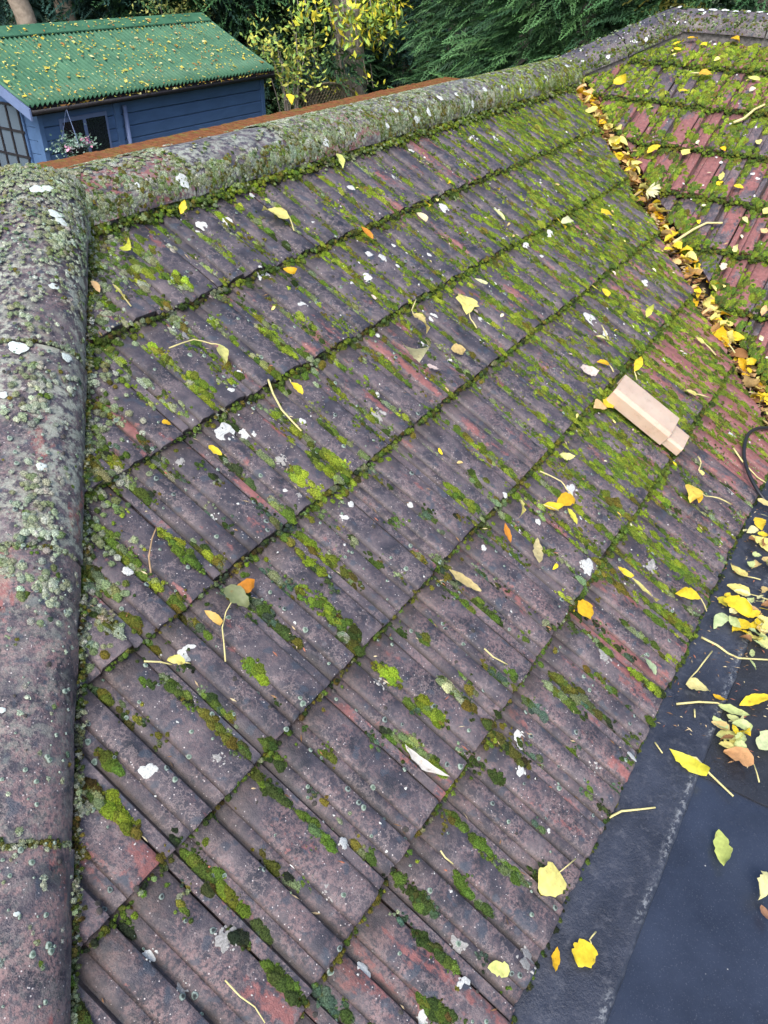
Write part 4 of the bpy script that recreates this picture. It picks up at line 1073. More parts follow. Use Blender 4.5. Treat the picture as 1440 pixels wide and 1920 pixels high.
# right slope leaves
R_ = lambda *a, **k: L_(*a, plane='B', **k)
R_((1312,140),(1336,142),GOLD,'round orange-yellow leaf with a stalk on the mossy right slope','',) if False else None
L_((1310,141),(1336,143),(.78,.44,.05),'round orange-yellow leaf on the mossy right slope',.8,'heart',[(1295,140)],'B')
L_((1288,76),(1308,76),GOLD,'orange leaf just below the upper ridge',.5,'oval',None,'B')
L_((1374,76),(1386,84),GOLD,'heart-shaped golden leaf right of the upper moss',.9,'heart',None,'B')
L_((1150,165),(1174,156),YEL,'yellow fan-shaped leaf at the top of the right slope',.6,'heart',None,'B')
L_((1280,293),(1293,281),(.78,.72,.20),'small round yellow leaf on red tiles',.9,'heart',None,'B')
L_((1213,291),(1238,275),YEL,'yellow oval leaf beside the valley',.45,'oval',None,'B')
L_((1350,340),(1354,325),(.74,.72,.20),'pale oval leaf on a bare red tile',.5,'oval',None,'B')
L_((1375,350),(1394,354),YEL,'yellow leaf at a course edge, far right',.6,'oval',None,'B')
L_((1268,102),(1256,106),(.80,.78,.22),'pale yellow leaf in dark moss near the upper hip',.5,'oval',None,'B')
L_((1277,95),(1262,92),YEL,'small yellow leaf above the pale one near the upper hip',.6,'oval',None,'B')
L_((1262,88),(1282,79),YEL,'yellow leaf with a thin stem near the upper hip',.45,'oval',None,'B')
L_((1402,148),(1425,152),(.72,.72,.20),'pale yellow narrow leaf far right in moss',.4,'narrow',None,'B')
L_((1272,172),(1290,172),YEL,'yellow narrow leaf on the second mossy band',.4,'narrow',None,'B')
L_((1430,405),(1445,395),PALE,'large pale leaf at the right edge of the photo',.8,'heart',None,'B')
L_((1438,438),(1425,430),PEACH,'peach leaf at the right edge below the large pale one',.9,'heart',None,'B')
L_((1392,410),(1402,420),(.74,.74,.3),'pale leaf with dark tip on the right slope',.6,'heart',None,'B')
L_((1375,478),(1383,466),(.76,.74,.3),'pale folded leaf on dark moss, right slope',.6,'heart',None,'B')
L_((1360,495),(1352,508),(.78,.62,.50),'pale pink leaf scrap on a rounded red tile',.6,'blunt',None,'B')
L_((1435,575),(1428,595),PEACH,'buff narrow leaf lower right of the right slope',.4,'narrow',None,'B')
place_twig([(1375,230),(1395,222),(1415,205),(1434,196)],'pale twig lying across the right slope',2.6,None,'B','twig',cat='twig')
place_twig([(1262,455),(1300,430),(1325,418),(1355,418)],'pale curved stem arching out of the valley leaves',2.6,None,'B','twig',cat='twig')
place_twig([(1275,400),(1268,372),(1290,372),(1250,395)],'forked stem in the valley leaves',1.5,None,'B','twig',cat='twig') if False else None
# felt roof leaves
L_((1108,1773),(1080,1812),YEL,'bright yellow two-lobed leaf with stalk on the black felt',.78,'blunt',[(1104,1765),(1116,1750)],'F')
L_((1044,1778),(1040,1825),GOLD,'narrow golden leaf at the foot of the lowest tiles',.36,'narrow',None,'F')
L_((1345,1560),(1356,1626),(.52,.60,.16),'green-yellow oval leaf lying alone on the wet felt',.42,'narrow',None,'F')
L_((1252,1412),(1322,1461),(.72,.66,.06),'pointed yellow leaf across the felt lap',.3,'narrow',None,'F')
L_((1284,1290),(1330,1300),(.80,.70,.28),'broad pale yellow leaf at the upper end of the felt strip',.85,'heart',[(1290,1278),(1305,1262),(1334,1224)],'F')
L_((1410,1440),(1355,1412),(.62,.33,.14),'round orange-brown leaf with a slanting stalk on rough felt',.85,'heart',[(1422,1470)],'F')
L_((1340,1385),(1395,1378),(.68,.68,.24),'pale leaf lying over the orange-brown leaf',.5,'oval',None,'F')
L_((1345,1400),(1385,1410),(.74,.66,.22),'pale yellow leaf touching the orange-brown leaf',.45,'oval',None,'F')
L_((1345,1325),(1405,1345),(.60,.68,.26),'green-tinged leaf with folded edge on rough felt',.4,'oval',None,'F')
L_((1360,1345),(1395,1368),(.66,.70,.28),'pale leaf below the folded green-tinged one',.5,'oval',None,'F')
L_((1445,1310),(1385,1325),YEL,'mottled yellow leaf at the right edge of the rough felt',.32,'narrow',None,'F')
L_((1335,1305),(1362,1318),GOLD,'golden leaf beside the broad pale one',.45,'oval',None,'F')
L_((1420,1410),(1450,1380),(.62,.68,.36),'pale grey-green leaf at the right edge',.6,'oval',None,'F')
L_((1440,1650),(1420,1690),(.72,.68,.32),'pale leaf curling at the right edge over wet felt',.6,'oval',None,'F')
L_((1425,1700),(1445,1735),(.34,.18,.10),'brown dead leaf at the right edge over wet felt',.5,'oval',None,'F')
L_((1400,1085),(1368,1062),(.78,.66,.20),'pale golden leaf by the mouth of the valley',.6,'oval',[(1425,1090)],'F')
L_((1405,1118),(1362,1100),(.80,.70,.20),'yellow rounded leaf with stalk, below the mouth of the valley',.75,'heart',[(1440,1128)],'F')
L_((1350,1140),(1402,1165),(.86,.62,.03),'deep yellow leaf on top of the drift on the felt',.6,'oval',None,'F',lift=.012)
L_((1345,1125),(1362,1140),(.66,.58,.05),'small olive-yellow round leaf at the drift',.9,'heart',None,'F')
L_((1362,1165),(1335,1180),(.50,.60,.30),'pale green leaf under the deep yellow one',.5,'blunt',None,'F')
L_((1338,1160),(1362,1168),(.74,.72,.36),'cream leaf left of the deep yellow one',.4,'oval',None,'F')
L_((1400,1170),(1372,1188),YEL,'yellow leaf tucked below the deep yellow one',.6,'oval',None,'F')
L_((1400,1188),(1430,1210),(.48,.60,.30),'green leaf hanging from the lower side of the drift',.5,'heart',None,'F')
L_((1420,1165),(1445,1180),(.76,.66,.26),'buff leaf at the right end of the drift',.6,'oval',None,'F')
L_((1405,1140),(1425,1160),(.66,.42,.18),'brown-pink leaf in the drift on the felt',.7,'oval',None,'F')
L_((1425,1010),(1445,1040),(.80,.72,.24),'pale leaf near the right edge under the valley mouth',.6,'oval',None,'F')
L_((1410,985),(1425,1005),(.86,.60,.04),'golden leaf dropping out of the valley mouth',.6,'oval',None,'F',lift=.02)
L_((1415,950),(1440,965),(.74,.60,.24),'buff folded leaf at the valley mouth',.5,'blunt',None,'F',lift=.03)
L_((1435,1225),(1420,1200),(.74,.74,.30),'pale leaf at the right edge of the drift',.5,'oval',None,'F')
place_twig([(1315,1195),(1345,1210),(1365,1225),(1385,1234),(1440,1237)],'long white leaf stalk running to the right edge above the lap',2.3,None,'F')
place_twig([(1268,1320),(1310,1316),(1345,1318),(1372,1333)],'pale stalk under the broad leaf on the felt strip',2.3,None,'F')
place_twig([(1281,1419),(1305,1421),(1330,1450),(1375,1493)],'angled white stalk crossing the felt lap',2.6,None,'F')
place_twig([(1138,1535),(1165,1521),(1195,1518),(1229,1514)],'short curved stalk lying on the felt strip at the eaves',2.4,None,'F')
place_twig([(1228,1392),(1242,1412)],'short stub of stalk near the pointed yellow leaf',1.8,None,'F')
place_twig([(1302,1330),(1303,1345)],'tiny upright stalk below the broad pale leaf',1.8,None,'F')
place_twig([(503,712),(512,738),(528,768),(548,790),(565,808)],'bare white leaf stalk slanting down two tile courses',2.4)
place_twig([(270,1240),(300,1241),(322,1246)],'thin pale stalk left of the small crossed leaf',2.0)
place_twig([(283,1074),(279,1045),(285,1010),(293,990)],'curved brown stalk on the left part of the slope',2.0,M_TWIG)
place_twig([(422,1838),(450,1868),(478,1888),(497,1918)],'thin wiry stalk at the bottom of the slope',1.6)
place_twig([(908,1216),(925,1232),(952,1246)],'short yellow stalk on a smooth tile',1.8)
place_twig([(826,1595),(835,1608),(850,1620)],'tiny curved white stalk on a bare tile',1.8)
place_twig([(1375,840),(1392,865),(1420,895),(1436,905)],'thin curved stalk inside the black cable loop',1.6)
# split bark-like white flake
L_((752,1402),(826,1466),(.72,.68,.60),'long white leaf fragment in moss, lower middle of the slope',.2,'narrow')
L_((1085,693),(1115,706),(.72,.60,.52),'pinkish papery flake on the tile up-slope of the channel',.5,'blunt')
L_((875,1790),(885,1800),TAN,'x') if False else None

# small leaves and scraps scattered on the upper slope
class Join:
    """leaf meshes past counting, joined into one object"""
    def __init__(s): s.V = []; s.F = []; s.C = []; s.n = 0
    def add(s, me, mw, col):
        k = len(me.vertices); co = np.empty(k * 3, np.float32); me.vertices.foreach_get('co', co); co = co.reshape(-1, 3)
        A = np.array(mw); s.V.append(co @ A[:3, :3].T + A[:3, 3]); f = np.empty(len(me.loops), np.int32); me.loops.foreach_get('vertex_index', f)
        s.F.append(f.reshape(-1, 4) + s.n); s.n += k; s.C.append(np.tile(np.array(col), (k, 1)))
    def build(s, name, label, cat):
        me = mesh_np(name, np.concatenate(s.V), np.concatenate(s.F), M_LICH, np.concatenate(s.C), True); o = bpy.data.objects.new(name, me); COL.objects.link(o)
        return tag(o, label, cat, kind='stuff')
scr = Join()
for _ in range(75):
    u = rng.uniform(1.0, 3.6); wv = rng.uniform(-1.2, .22)
    if not insideA(u, wv, -.06): continue
    a = rng.uniform(0, 6.28); Ls = rng.uniform(.010, .024); me, _z = leaf_mesh(Ls, Ls * rng.uniform(.25, .6), 'oval', int(rng.integers(9999)), .3)
    z = float(surfA(np.array(u), np.array(wv))) + .006
    x = np.array([math.cos(a), math.sin(a), rng.normal(0, .2)]); x /= np.linalg.norm(x); y = np.cross([0, 0, 1], x); y /= np.linalg.norm(y)
    cc = [PALE, (.72,.70,.45), TAN, YEL, (.66,.50,.42)][rng.integers(5)]
    scr.add(me, mat4(MA @ np.stack([x, y, np.cross(x, y)], 1), PA(u, wv, z)), cc)
# valley drift
GV = 'yellow leaves heaped along the roof valley'
lv = [leaf_mesh(.056, .056 * r_, k_, 500 + i, .5, .35)[0] for i, (r_, k_) in enumerate([(.7, 'heart'), (.9, 'heart'), (.5, 'oval'), (.6, 'oval'), (.35, 'narrow'), (.8, 'blunt'), (.75, 'heart'), (.5, 'narrow')])]
CN = [('bright yellow', YEL), ('golden', GOLD), ('pale yellow', PALE), ('peach-coloured', PEACH), ('buff-brown', (.62, .42, .18)), ('rust-brown', (.50, .26, .08))]
for i in range(470):
    t = rng.random(); y = .33 - 1.66 * t; dx = 3.715 + .02 * t + rng.normal(0, .022 + .028 * t); top = i < 150
    lay = rng.uniform(.55, 1.0) if top else rng.uniform(0, .55); h = y * tt - .040 + .055 * lay + .25 * max(0, abs(dx - 3.712) - .03)
    if y < -1.22: h = max(h, ZF + .02)
    sc = rng.uniform(.6, 1.2); me = lv[rng.integers(len(lv))]
    Rm = Matrix.Rotation(rng.uniform(0, 6.28), 4, 'Z') @ Matrix.Rotation(rng.normal(0, .5), 4, 'X') @ Matrix.Rotation(rng.normal(.1, .4), 4, 'Y')
    mw = Matrix.Translation((y + dx, y, h)) @ Rm @ Matrix.Scale(sc, 4) @ Matrix.Translation((-.022, 0, 0))
    if top:
        nm, cc = CN[rng.choice(6, p=[.27, .10, .40, .13, .07, .03])]
        o = bpy.data.objects.new('fallen_leaf', me); COL.objects.link(o); o.matrix_world = mw; o.color = (*(np.array(cc) * rng.uniform(.9, 1.08)), 1)
        where = 'top end of the valley drift, by the ridge' if t < .3 else ('middle of the valley drift' if t < .65 else 'lower end of the valley drift, by the cable')
        tag(o, '%s curled leaf in the %s' % (nm, where), 'leaf', '%s leaves in the %s' % (nm, where.split(',')[0]))
    else:
        cc = [BRN, (.40, .22, .08), TAN, PEACH, GOLD, YEL][rng.integers(6)]; scr.add(me, mw, np.array(cc) * rng.uniform(.7, 1.0))
# compound leaf in the valley
r0 = empty('fallen_leaf', tuple(PB(.27, -.15, .03))); tag(r0, 'pale compound leaf with many narrow leaflets spread over the valley drift', 'leaf')
c0 = on(1215, 372, MB_, OB, .0)
for i in range(9):
    a = -1.2 + i * .33; me, _z = leaf_mesh(.06, .014, 'narrow', 900 + i, .1); o = bpy.data.objects.new('leaflet', me); COL.objects.link(o)
    x = np.array([math.cos(a), math.sin(a), .05]); y_ = np.array([-math.sin(a), math.cos(a), 0]); x /= np.linalg.norm(x)
    o.matrix_world = mat4(MB_ @ np.stack([x, y_, np.cross(x, y_)], 1), PB(c0[0] - .01 * math.cos(a), c0[1], .035)); o.color = (.74, .72, .42, 1)
    o.parent = r0; o.matrix_parent_inverse = r0.matrix_world.inverted()
# leaves dropped over the upper right slope and the drift on the felt
for _ in range(50):
    u = rng.uniform(.0, 1.5); wv = rng.uniform(-1.25, .75)
    if not insideB(u, wv): continue
    Ls = rng.uniform(.014, .030)
    scr.add(lv[rng.integers(len(lv))], mat4(MB_, PB(u, wv, float(surfB(np.array(u), np.array(wv))) + .010)) @ Matrix.Rotation(rng.uniform(0, 6.28), 4, 'Z') @ Matrix.Rotation(rng.normal(0, .3), 4, 'X') @ Matrix.Scale(Ls / .045, 4), [PALE, YEL, TAN, GOLD, (.72,.70,.45)][rng.integers(5)])
scr.build('leaf_scraps', 'small leaf scraps scattered on both slopes and buried in the valley drift', 'leaves')
GF = 'leaves drifted on the felt by the valley mouth'
for _ in range(64):
    c0 = [(1395, 1150), (1425, 1010), (1430, 1165), (1370, 1385), (1425, 1060), (1415, 1200)][_ % 6]; q = on(c0[0] + rng.normal(0, 22), c0[1] + rng.normal(0, 24), MF, OF, .01); x, y = q[0], q[1]
    if y > -1.285: continue
    if not (x < 2.4): continue
    o = bpy.data.objects.new('fallen_leaf', lv[rng.integers(len(lv))]); COL.objects.link(o)
    o.matrix_world = Matrix.Translation((x, y, ZF + .012 + rng.uniform(0, .02))) @ Matrix.Rotation(rng.uniform(0, 6.28), 4, 'Z') @ Matrix.Rotation(rng.normal(0, .3), 4, 'X') @ Matrix.Scale(rng.uniform(.35, .8), 4)
    nm, cc = [('pale yellow', PALE), ('bright yellow', YEL), ('tan', TAN), ('straw-coloured', (.72,.70,.35)), ('dark brown', BRN), ('greenish', (.5,.58,.25))][rng.integers(6)]
    pl_n = ['beside the deep yellow leaf on the felt', 'on the felt at the valley mouth, near the right edge', 'on the felt at the right end of the main drift', 'around the orange-brown leaf on rough felt', 'on the felt just below the valley mouth', 'on the felt under the green drooping leaf'][_ % 6]
    o.color = (*cc, 1); tag(o, 'small %s leaf %s' % (nm, pl_n), 'leaf', 'small %s leaves %s' % (nm, pl_n))

# needles, bud scales and crumbs in the grooves
V = []; Fc = []; Cc = []
def sliver(P, M, L, wd, col):
    a = rng.uniform(0, 6.28) if rng.random() < .4 else rng.normal(math.pi / 2 + .15, .5); dx = np.array([math.cos(a), math.sin(a), rng.normal(0, .12)]); dy = np.array([-math.sin(a), math.cos(a), 0])
    b0 = len(V); pts = [(-.5 * L * dx), (dy * wd * .5 + np.array([0, 0, wd * .3])), (.5 * L * dx), (-dy * wd * .5 + np.array([0, 0, wd * .3])), np.array([0, 0, wd * .7])]
    for q in pts: V.append(M @ q + P); Cc.append(np.array(col) * rng.uniform(.8, 1.15))
    Fc.extend([(b0, b0+1, b0+4), (b0+1, b0+2, b0+4), (b0+2, b0+3, b0+4), (b0+3, b0, b0+4)])
cl = [(.34, .20, .10), (.22, .12, .06), (.50, .38, .22), (.60, .50, .30), (.40, .16, .10), (.10, .07, .05)]
for _ in range(900):
    k = rng.integers(-4, 19); tx = troughs[rng.integers(3)][0]; u = (k + tx) * W + rng.normal(0, .012); wv = rng.uniform(-1.44, .25)
    if not insideA(u, wv, -.02): continue
    P, M_ = surf_frame(MA, OA, surfA, u, wv); sliver(P + M_[:, 2] * .003, M_, rng.uniform(.006, .020), rng.uniform(.0012, .004), cl[rng.integers(6)])
for _ in range(1500):
    y = .33 - 1.7 * rng.random(); dx = 3.715 + rng.normal(0, .03); sliver(np.array([y + dx, y, y * tt - .045 + rng.uniform(0, .03)]), np.eye(3), rng.uniform(.01, .035), rng.uniform(.003, .01), cl[rng.integers(6)])
for _ in range(520):
    sliver(np.array([rng.uniform(.9, 2.4), rng.uniform(-1.6, -1.28), ZF + .012]), np.eye(3), rng.uniform(.004, .016), rng.uniform(.001, .004), cl[rng.integers(5)])
for _ in range(240):
    u = rng.uniform(0, 1.6); wv = rng.uniform(-1.2, .7)
    if insideB(u, wv): P, M_ = surf_frame(MB_, OB, surfB, u, wv); sliver(P + M_[:, 2] * .006, M_, rng.uniform(.01, .03), .002, cl[rng.integers(6)])
me = mesh_np('leaf_litter', np.array(V), np.array(Fc), M_LICH, np.clip(np.array(Cc), 0, 1)); o = bpy.data.objects.new('leaf_litter', me); COL.objects.link(o)
tag(o, 'brown needles, bud scales and crumbled leaf bits in the grooves and valley', 'litter', kind='stuff')

# ------------------------------------------------------------------ plastic channel offcut
tP = NT('pinkish_plastic'); vP = coords(tP); cP = tP.ramp(tP.noise(vP, 12, 4), [(.3, (.50, .36, .26)), (.7, (.60, .46, .34))]); cP = tP.mix(tP.ramp(tP.noise(vP, 38, 6, .75), [(.56, 0.0), (.72, .5)]), cP, (.30, .22, .15))
tP.b.inputs['Subsurface Weight'].default_value = .25; tP.b.inputs['Subsurface Radius'].default_value = (.02, .01, .006); tP.b.inputs['Subsurface Scale'].default_value = .5
M_PL = tP.base(cP, .16, .7); 
def channel(y0, y1, hw, hh, th, taper=0):
    """an open-bottomed channel, local y along, hw half width at the base, hh height"""
    out_ = [(-hw, 0), (-hw + .004, hh * .80), (-hw * .80, hh), (hw * .80, hh * .98), (hw - .004, hh * .74), (hw, 0)]
    inn = [(-hw + th, 0), (-hw + .004 + th, hh * .78 - th * .4), (-hw * .80 + th * .5, hh - th), (hw * .80 - th * .5, hh * .98 - th), (hw - .004 - th, hh * .72 - th * .4), (hw - th, 0)]
    loop = out_ + inn[::-1]; n = len(loop)
    vs = [(x, y0, z) for x, z in loop] + [(x, y1, z) for x, z in loop]
    fs = [(i, (i+1) % n, n + (i+1) % n, n + i) for i in range(n)]
    for i in range(5): fs.append((i, n-1-i, n-2-i, i+1)); fs.append((n+i, n+i+1, 2*n-2-i, 2*n-1-i))
    return vs, fs
cq = on(1206, 770, MA, OA, .05); pr = on(1163, 716, MA, OA, .05); pe = on(1266, 800, MA, OA, .05)
dv = (pe - pr)[:2]; dv /= np.hypot(*dv); ang = math.atan2(dv[1], dv[0])
x3 = np.array([-dv[1], dv[0], 0]); y3 = np.array([dv[0], dv[1], 0]); z3 = np.array([0, 0, 1.0])
if np.cross(x3, y3)[2] < 0: x3 = -x3
Mch = MA @ np.stack([x3, y3, z3], 1); Och = PA(pr[0], pr[1], .004)
rootc = empty('plastic_channel', tuple(Och)); rootc.matrix_world = mat4(Mch, Och)
tag(rootc, 'pinkish translucent plastic channel offcut with a narrower piece sliding out of its end', 'plastic offcut')
Lc = float(np.hypot(*(pe - pr)[:2]))
for nm, args in (('outer_sleeve', (0.0, Lc, .062, .050, .003)), ('inner_sleeve', (Lc - .06, Lc + .060, .050, .030, .003))):
    vs, fs = channel(*args); b = MB().add(vs, fs); me = b.mesh(nm, M_PL)
    bm = bmesh.new(); bm.from_mesh(me); bmesh.ops.recalc_face_normals(bm, faces=bm.faces); bm.to_mesh(me); bm.free()
    o = bpy.data.objects.new(nm, me); COL.objects.link(o); o.parent = rootc
    bv = o.modifiers.new('bevel', 'BEVEL'); bv.width = .0035; bv.segments = 3; bv.limit_method = 'ANGLE'; bv.angle_limit = math.radians(20)

# ------------------------------------------------------------------ black cable
M_CAB = mat_plain('black_cable', (.018, .02, .024), .35, .5, 60, .2)
pts = [(1500,790),(1470,796),(1440,802),(1422,803),(1405,812),(1397,830),(1395,855),(1403,885),(1418,915),(1436,940),(1458,960),(1500,985)]
P3 = []
for i, (x, y) in enumerate(pts):
    q = on(x, y, MA, OA, .012); P3.append(MA @ q + OA)
fine = []
for i in range(len(P3) - 1):
    p0, p1, p2, p3 = P3[max(i-1, 0)], P3[i], P3[i+1], P3[min(i+2, len(P3)-1)]
    for t in np.linspace(0, 1, 6, endpoint=False):
        fine.append(.5 * ((2*p1) + (-p0 + p2) * t + (2*p0 - 5*p1 + 4*p2 - p3) * t*t + (-p0 + 3*p1 - 3*p2 + p3) * t**3))
fine.append(P3[-1])
o = MB().tube(fine, .0062, 8).build('cable', M_CAB, None, True); tag(o, 'loop of black cable lying on red tiles at the right edge', 'cable')

# ------------------------------------------------------------------ garden: ground, shed, wall, trellis
ZG = -3.1
g = MB(); n_ = 24
for i in range(n_):
    for j in range(n_):
        a, c_ = -150 + 300 * i / n_, -150 + 300 * j / n_; s_ = 300 / n_
        g.add([(a, c_, ZG), (a + s_, c_, ZG), (a + s_, c_ + s_, ZG), (a, c_ + s_, ZG)], [(0, 1, 2, 3)])
o = g.build('ground', mat_plain('lawn', (.045, .060, .022), .9, .2, 3, .4, .8, 30)); tag(o, kind='structure')
# walls of the building under the roofs
M_BRK = mat_plain('house_brick', (.26, .12, .08), .85, .2, 8, .25, .5, 60)
b = MB(); b.box((-.6, -1.18, ZG), (4.5, 1.9, -1.0)); b.box((2.6, -4.1, ZG), (6.0, -1.17, -1.0)); b.box((-3.1, -4.1, ZG), (2.59, -1.19, ZF - .125))
tag(b.build('house', M_BRK), 'brick walls of the house below the tiled and flat roofs', 'house')

M_BLUE = mat_plain('blue_painted_board', (.085, .160, .310), .5, .4, 10, .12, .25, 60, stretch=(.3, 1, 1))
M_BLUL = mat_plain('blue_painted_trim', (.17, .23, .40), .45, .5, 10, .1)
M_DKW = mat_plain('dark_stained_wood', (.020, .018, .022), .6, .4, 14, .4, .4, 60)
tG = NT('green_bitumen_sheet'); vG = coords(tG, rand=False)
cG = tG.ramp(tG.noise(vG, 3, 6, .7), [(.3, (.028, .110, .060)), (.7, (.075, .200, .110))])
cG = tG.mix(tG.ramp(tG.noise(vG, 45, 3), [(.6, 0.0), (.8, .3)]), cG, (.08, .06, .02)); tG.bump(tG.noise(vG, 120, 3), .4, .004); M_GRN = tG.base(cG, .55, .4)
SX0, SX1, SYE, SZE, SYR, SZR = 6.30, 11.12, 8.33, -1.10, 9.86, -.42
shed = tag(empty('garden_shed', (8.7, 9.9, ZG)), 'dark blue timber shed with a green corrugated roof covered in fallen leaves', 'shed')
WX0, WX1, WY0, WY1 = 6.56, 11.05, 8.56, 11.2
z = ZG; i = 0
while z < SZE - .14:
    b = MB().box((WX0, WY0, z + .004), (WX1, WY0 + .045, min(z + .165, SZE - .12))); o = b.build('wall_board', M_BLUE, shed, M=np.eye(3), O=np.zeros(3), bevel=.012); z += .168
z = ZG
while z < -.55:
    dz = max(0.0, (z - (SZE - .1)) / .445)
    b = MB().box((WX0, WY0 + .05 + dz, z + .004), (WX0 + .045, WY1 - dz, z + .165)); b.build('wall_board', M_BLUE, shed, M=np.eye(3), O=np.zeros(3))
    b = MB().box((WX1 - .045, WY0 + .05 + dz, z + .004), (WX1, WY1 - dz, z + .165)); b.build('wall_board', M_BLUE, shed, M=np.eye(3), O=np.zeros(3)); z += .168
MB().box((WX0, WY1, ZG), (WX1, WY1 + .045, SZE - .12)).build('rear_wall', M_BLUE, shed, M=np.eye(3), O=np.zeros(3))
for x in (WX0 - .03, WX1 - .05): MB().box((x, WY0 - .02, ZG), (x + .08, WY0 + .07, SZE - .13)).build('corner_post', M_BLUE, shed, M=np.eye(3), O=np.zeros(3), bevel=.006)
MB().box((7.80, WY0 - .035, ZG), (7.90, WY0 + .02, SZE - .13)).build('cover_strip', M_BLUE, shed, M=np.eye(3), O=np.zeros(3), bevel=.006)
MB().tube([(7.97, WY0 - .05, ZG), (7.97, WY0 - .05, SZE - .20)], .032, 10).build('downpipe', M_BLUL, shed, True, M=np.eye(3), O=np.zeros(3))
# corrugated sheets
def corr(name, ya, za, yb_, zb_, mat):
    nx = int((SX1 - SX0) / .076 * 8); xs = np.linspace(SX0, SX1, nx + 1); V = []; Fq = []
    nn = np.array([0, -(zb_ - za), (yb_ - ya)]); nn /= np.linalg.norm(nn)
    if nn[2] < 0: nn = -nn
    for j in range(5):
        t = j / 4
        for x in xs:
            h = .026 * math.sin(2 * math.pi * (x - SX0) / .076); sag = -.012 * math.sin(math.pi * t) 
            p = np.array([x, ya + (yb_ - ya) * t, za + (zb_ - za) * t]) + nn * (h + sag); V.append(p)
    k = nx + 1
    for j in range(4):
        for i in range(nx): Fq.append((j*k+i, j*k+i+1, (j+1)*k+i+1, (j+1)*k+i))
    V = np.array(V); n = len(V); V2 = V - nn * .004; Fq = np.array(Fq); Fb = Fq[:, ::-1] + n
    rim = [(i, n + i, n + i + 1, i + 1) for i in range(nx)]
    me = mesh_np(name, np.concatenate([V, V2]), np.concatenate([Fq, Fb, np.array(rim)]), mat, None, True); return link(name, me, shed, np.eye(3), np.zeros(3))
corr('roof_sheet', SYE, SZE, SYR, SZR, M_GRN); corr('roof_sheet', 2 * SYR - SYE, SZE, SYR, SZR, M_GRN)
b = MB(); cr = [(SYR - .21, SZR - .068), (SYR - .20, SZR - .055), (SYR - .04, SZR + .030), (SYR, SZR + .045), (SYR + .04, SZR + .030), (SYR + .21, SZR - .06)]
b.add([(SX0 - .02, y, z) for y, z in cr] + [(SX1 - .02, y, z) for y, z in cr], [(i, i+1, i+7, i+6) for i in range(5)] + [(0, 6, 7, 1)])
b.build('ridge_cap', M_GRN, shed, M=np.eye(3), O=np.zeros(3))
for sgn in (1, -1):
    ye = SYE if sgn > 0 else 2 * SYR - SYE
    for x, nm in ((SX0 - .005, 'bargeboard'), (SX1 - .02, 'bargeboard')):
        b = MB(); q = [(ye, SZE - .03), (ye, SZE - .17), (SYR, SZR - .17), (SYR, SZR - .03)]
        b.add([(x, y, z) for y, z in q] + [(x + .025, y, z) for y, z in q], [(0,1,2,3), (7,6,5,4), (0,4,5,1), (1,5,6,2), (2,6,7,3), (3,7,4,0)]); b.build(nm, M_BLUL if x < 8 else M_DKW, shed, M=np.eye(3), O=np.zeros(3))
MB().box((SX0 + .03, SYE + .045, SZE - .13), (SX1 - .03, SYE + .07, SZE - .022)).build('fascia', M_DKW, shed, M=np.eye(3), O=np.zeros(3))
b = MB(); gp = [(-.045 + .0, 0), (-.044, -.03), (-.028, -.052), (0, -.058), (.028, -.052), (.044, -.03), (.045, 0)]; y0_, z0_ = SYE + .0, SZE - .045
q = [(SX0 + .03, y0_ + y, z0_ + z) for y, z in gp] + [(SX1 - .05, y0_ + y, z0_ + z - .02) for y, z in gp]; b.add(q, [(i, i+7, i+8, i+1) for i in range(6)] + [tuple(range(7)), tuple(range(13, 6, -1))])
o = b.build('gutter', M_DKW, shed, True, M=np.eye(3), O=np.zeros(3)); sm = o.modifiers.new('thick', 'SOLIDIFY'); sm.thickness = .003
# glazed door in the gable end
tW = NT('window_glass'); tW.b.inputs['Transmission Weight'].default_value = .25; M_GLS = tW.base((.16, .21, .27), .08, .7)
M_CURT = mat_plain('pale_interior', (.42, .47, .52), .8, .2, 6, .35)
door = MB().box((WX0 - .035, 8.86, ZG + .05), (WX0 - .005, 9.62, SZE - .06)).build('door', M_BLUE, shed, M=np.eye(3), O=np.zeros(3), bevel=.004)
for yy in (8.92, 9.17, 9.42):
    for zz in (-1.48, -1.80, -2.12, -2.44):
        MB().box((WX0 - .040, yy, zz), (WX0 - .036, yy + .21, zz + .29)).build('pane', M_GLS, door, M=np.eye(3), O=np.zeros(3))
for yy in (8.885, 9.135, 9.385, 9.60):
    MB().box((WX0 - .055, yy, -2.5), (WX0 - .0405, yy + .03, SZE - .08)).build('glazing_bar', M_DKW, door, M=np.eye(3), O=np.zeros(3))
for zz in (-1.19, -1.51, -1.83, -2.15):
    MB().box((WX0 - .052, 8.86, zz), (WX0 - .0402, 9.63, zz + .03)).build('glazing_bar', M_DKW, door, M=np.eye(3), O=np.zeros(3))
# side window behind the basket
win = MB().box((6.86, WY0 - .022, -2.25), (7.66, WY0 - .004, -1.34)).build('window', M_BLUL, shed, M=np.eye(3), O=np.zeros(3))
for x0 in (6.90, 7.29): MB().box((x0, WY0 - .027, -2.2), (x0 + .33, WY0 - .0225, -1.39)).build('pane', mat_plain('dark_glass', (.02, .025, .03), .08, .8), win, M=np.eye(3), O=np.zeros(3))
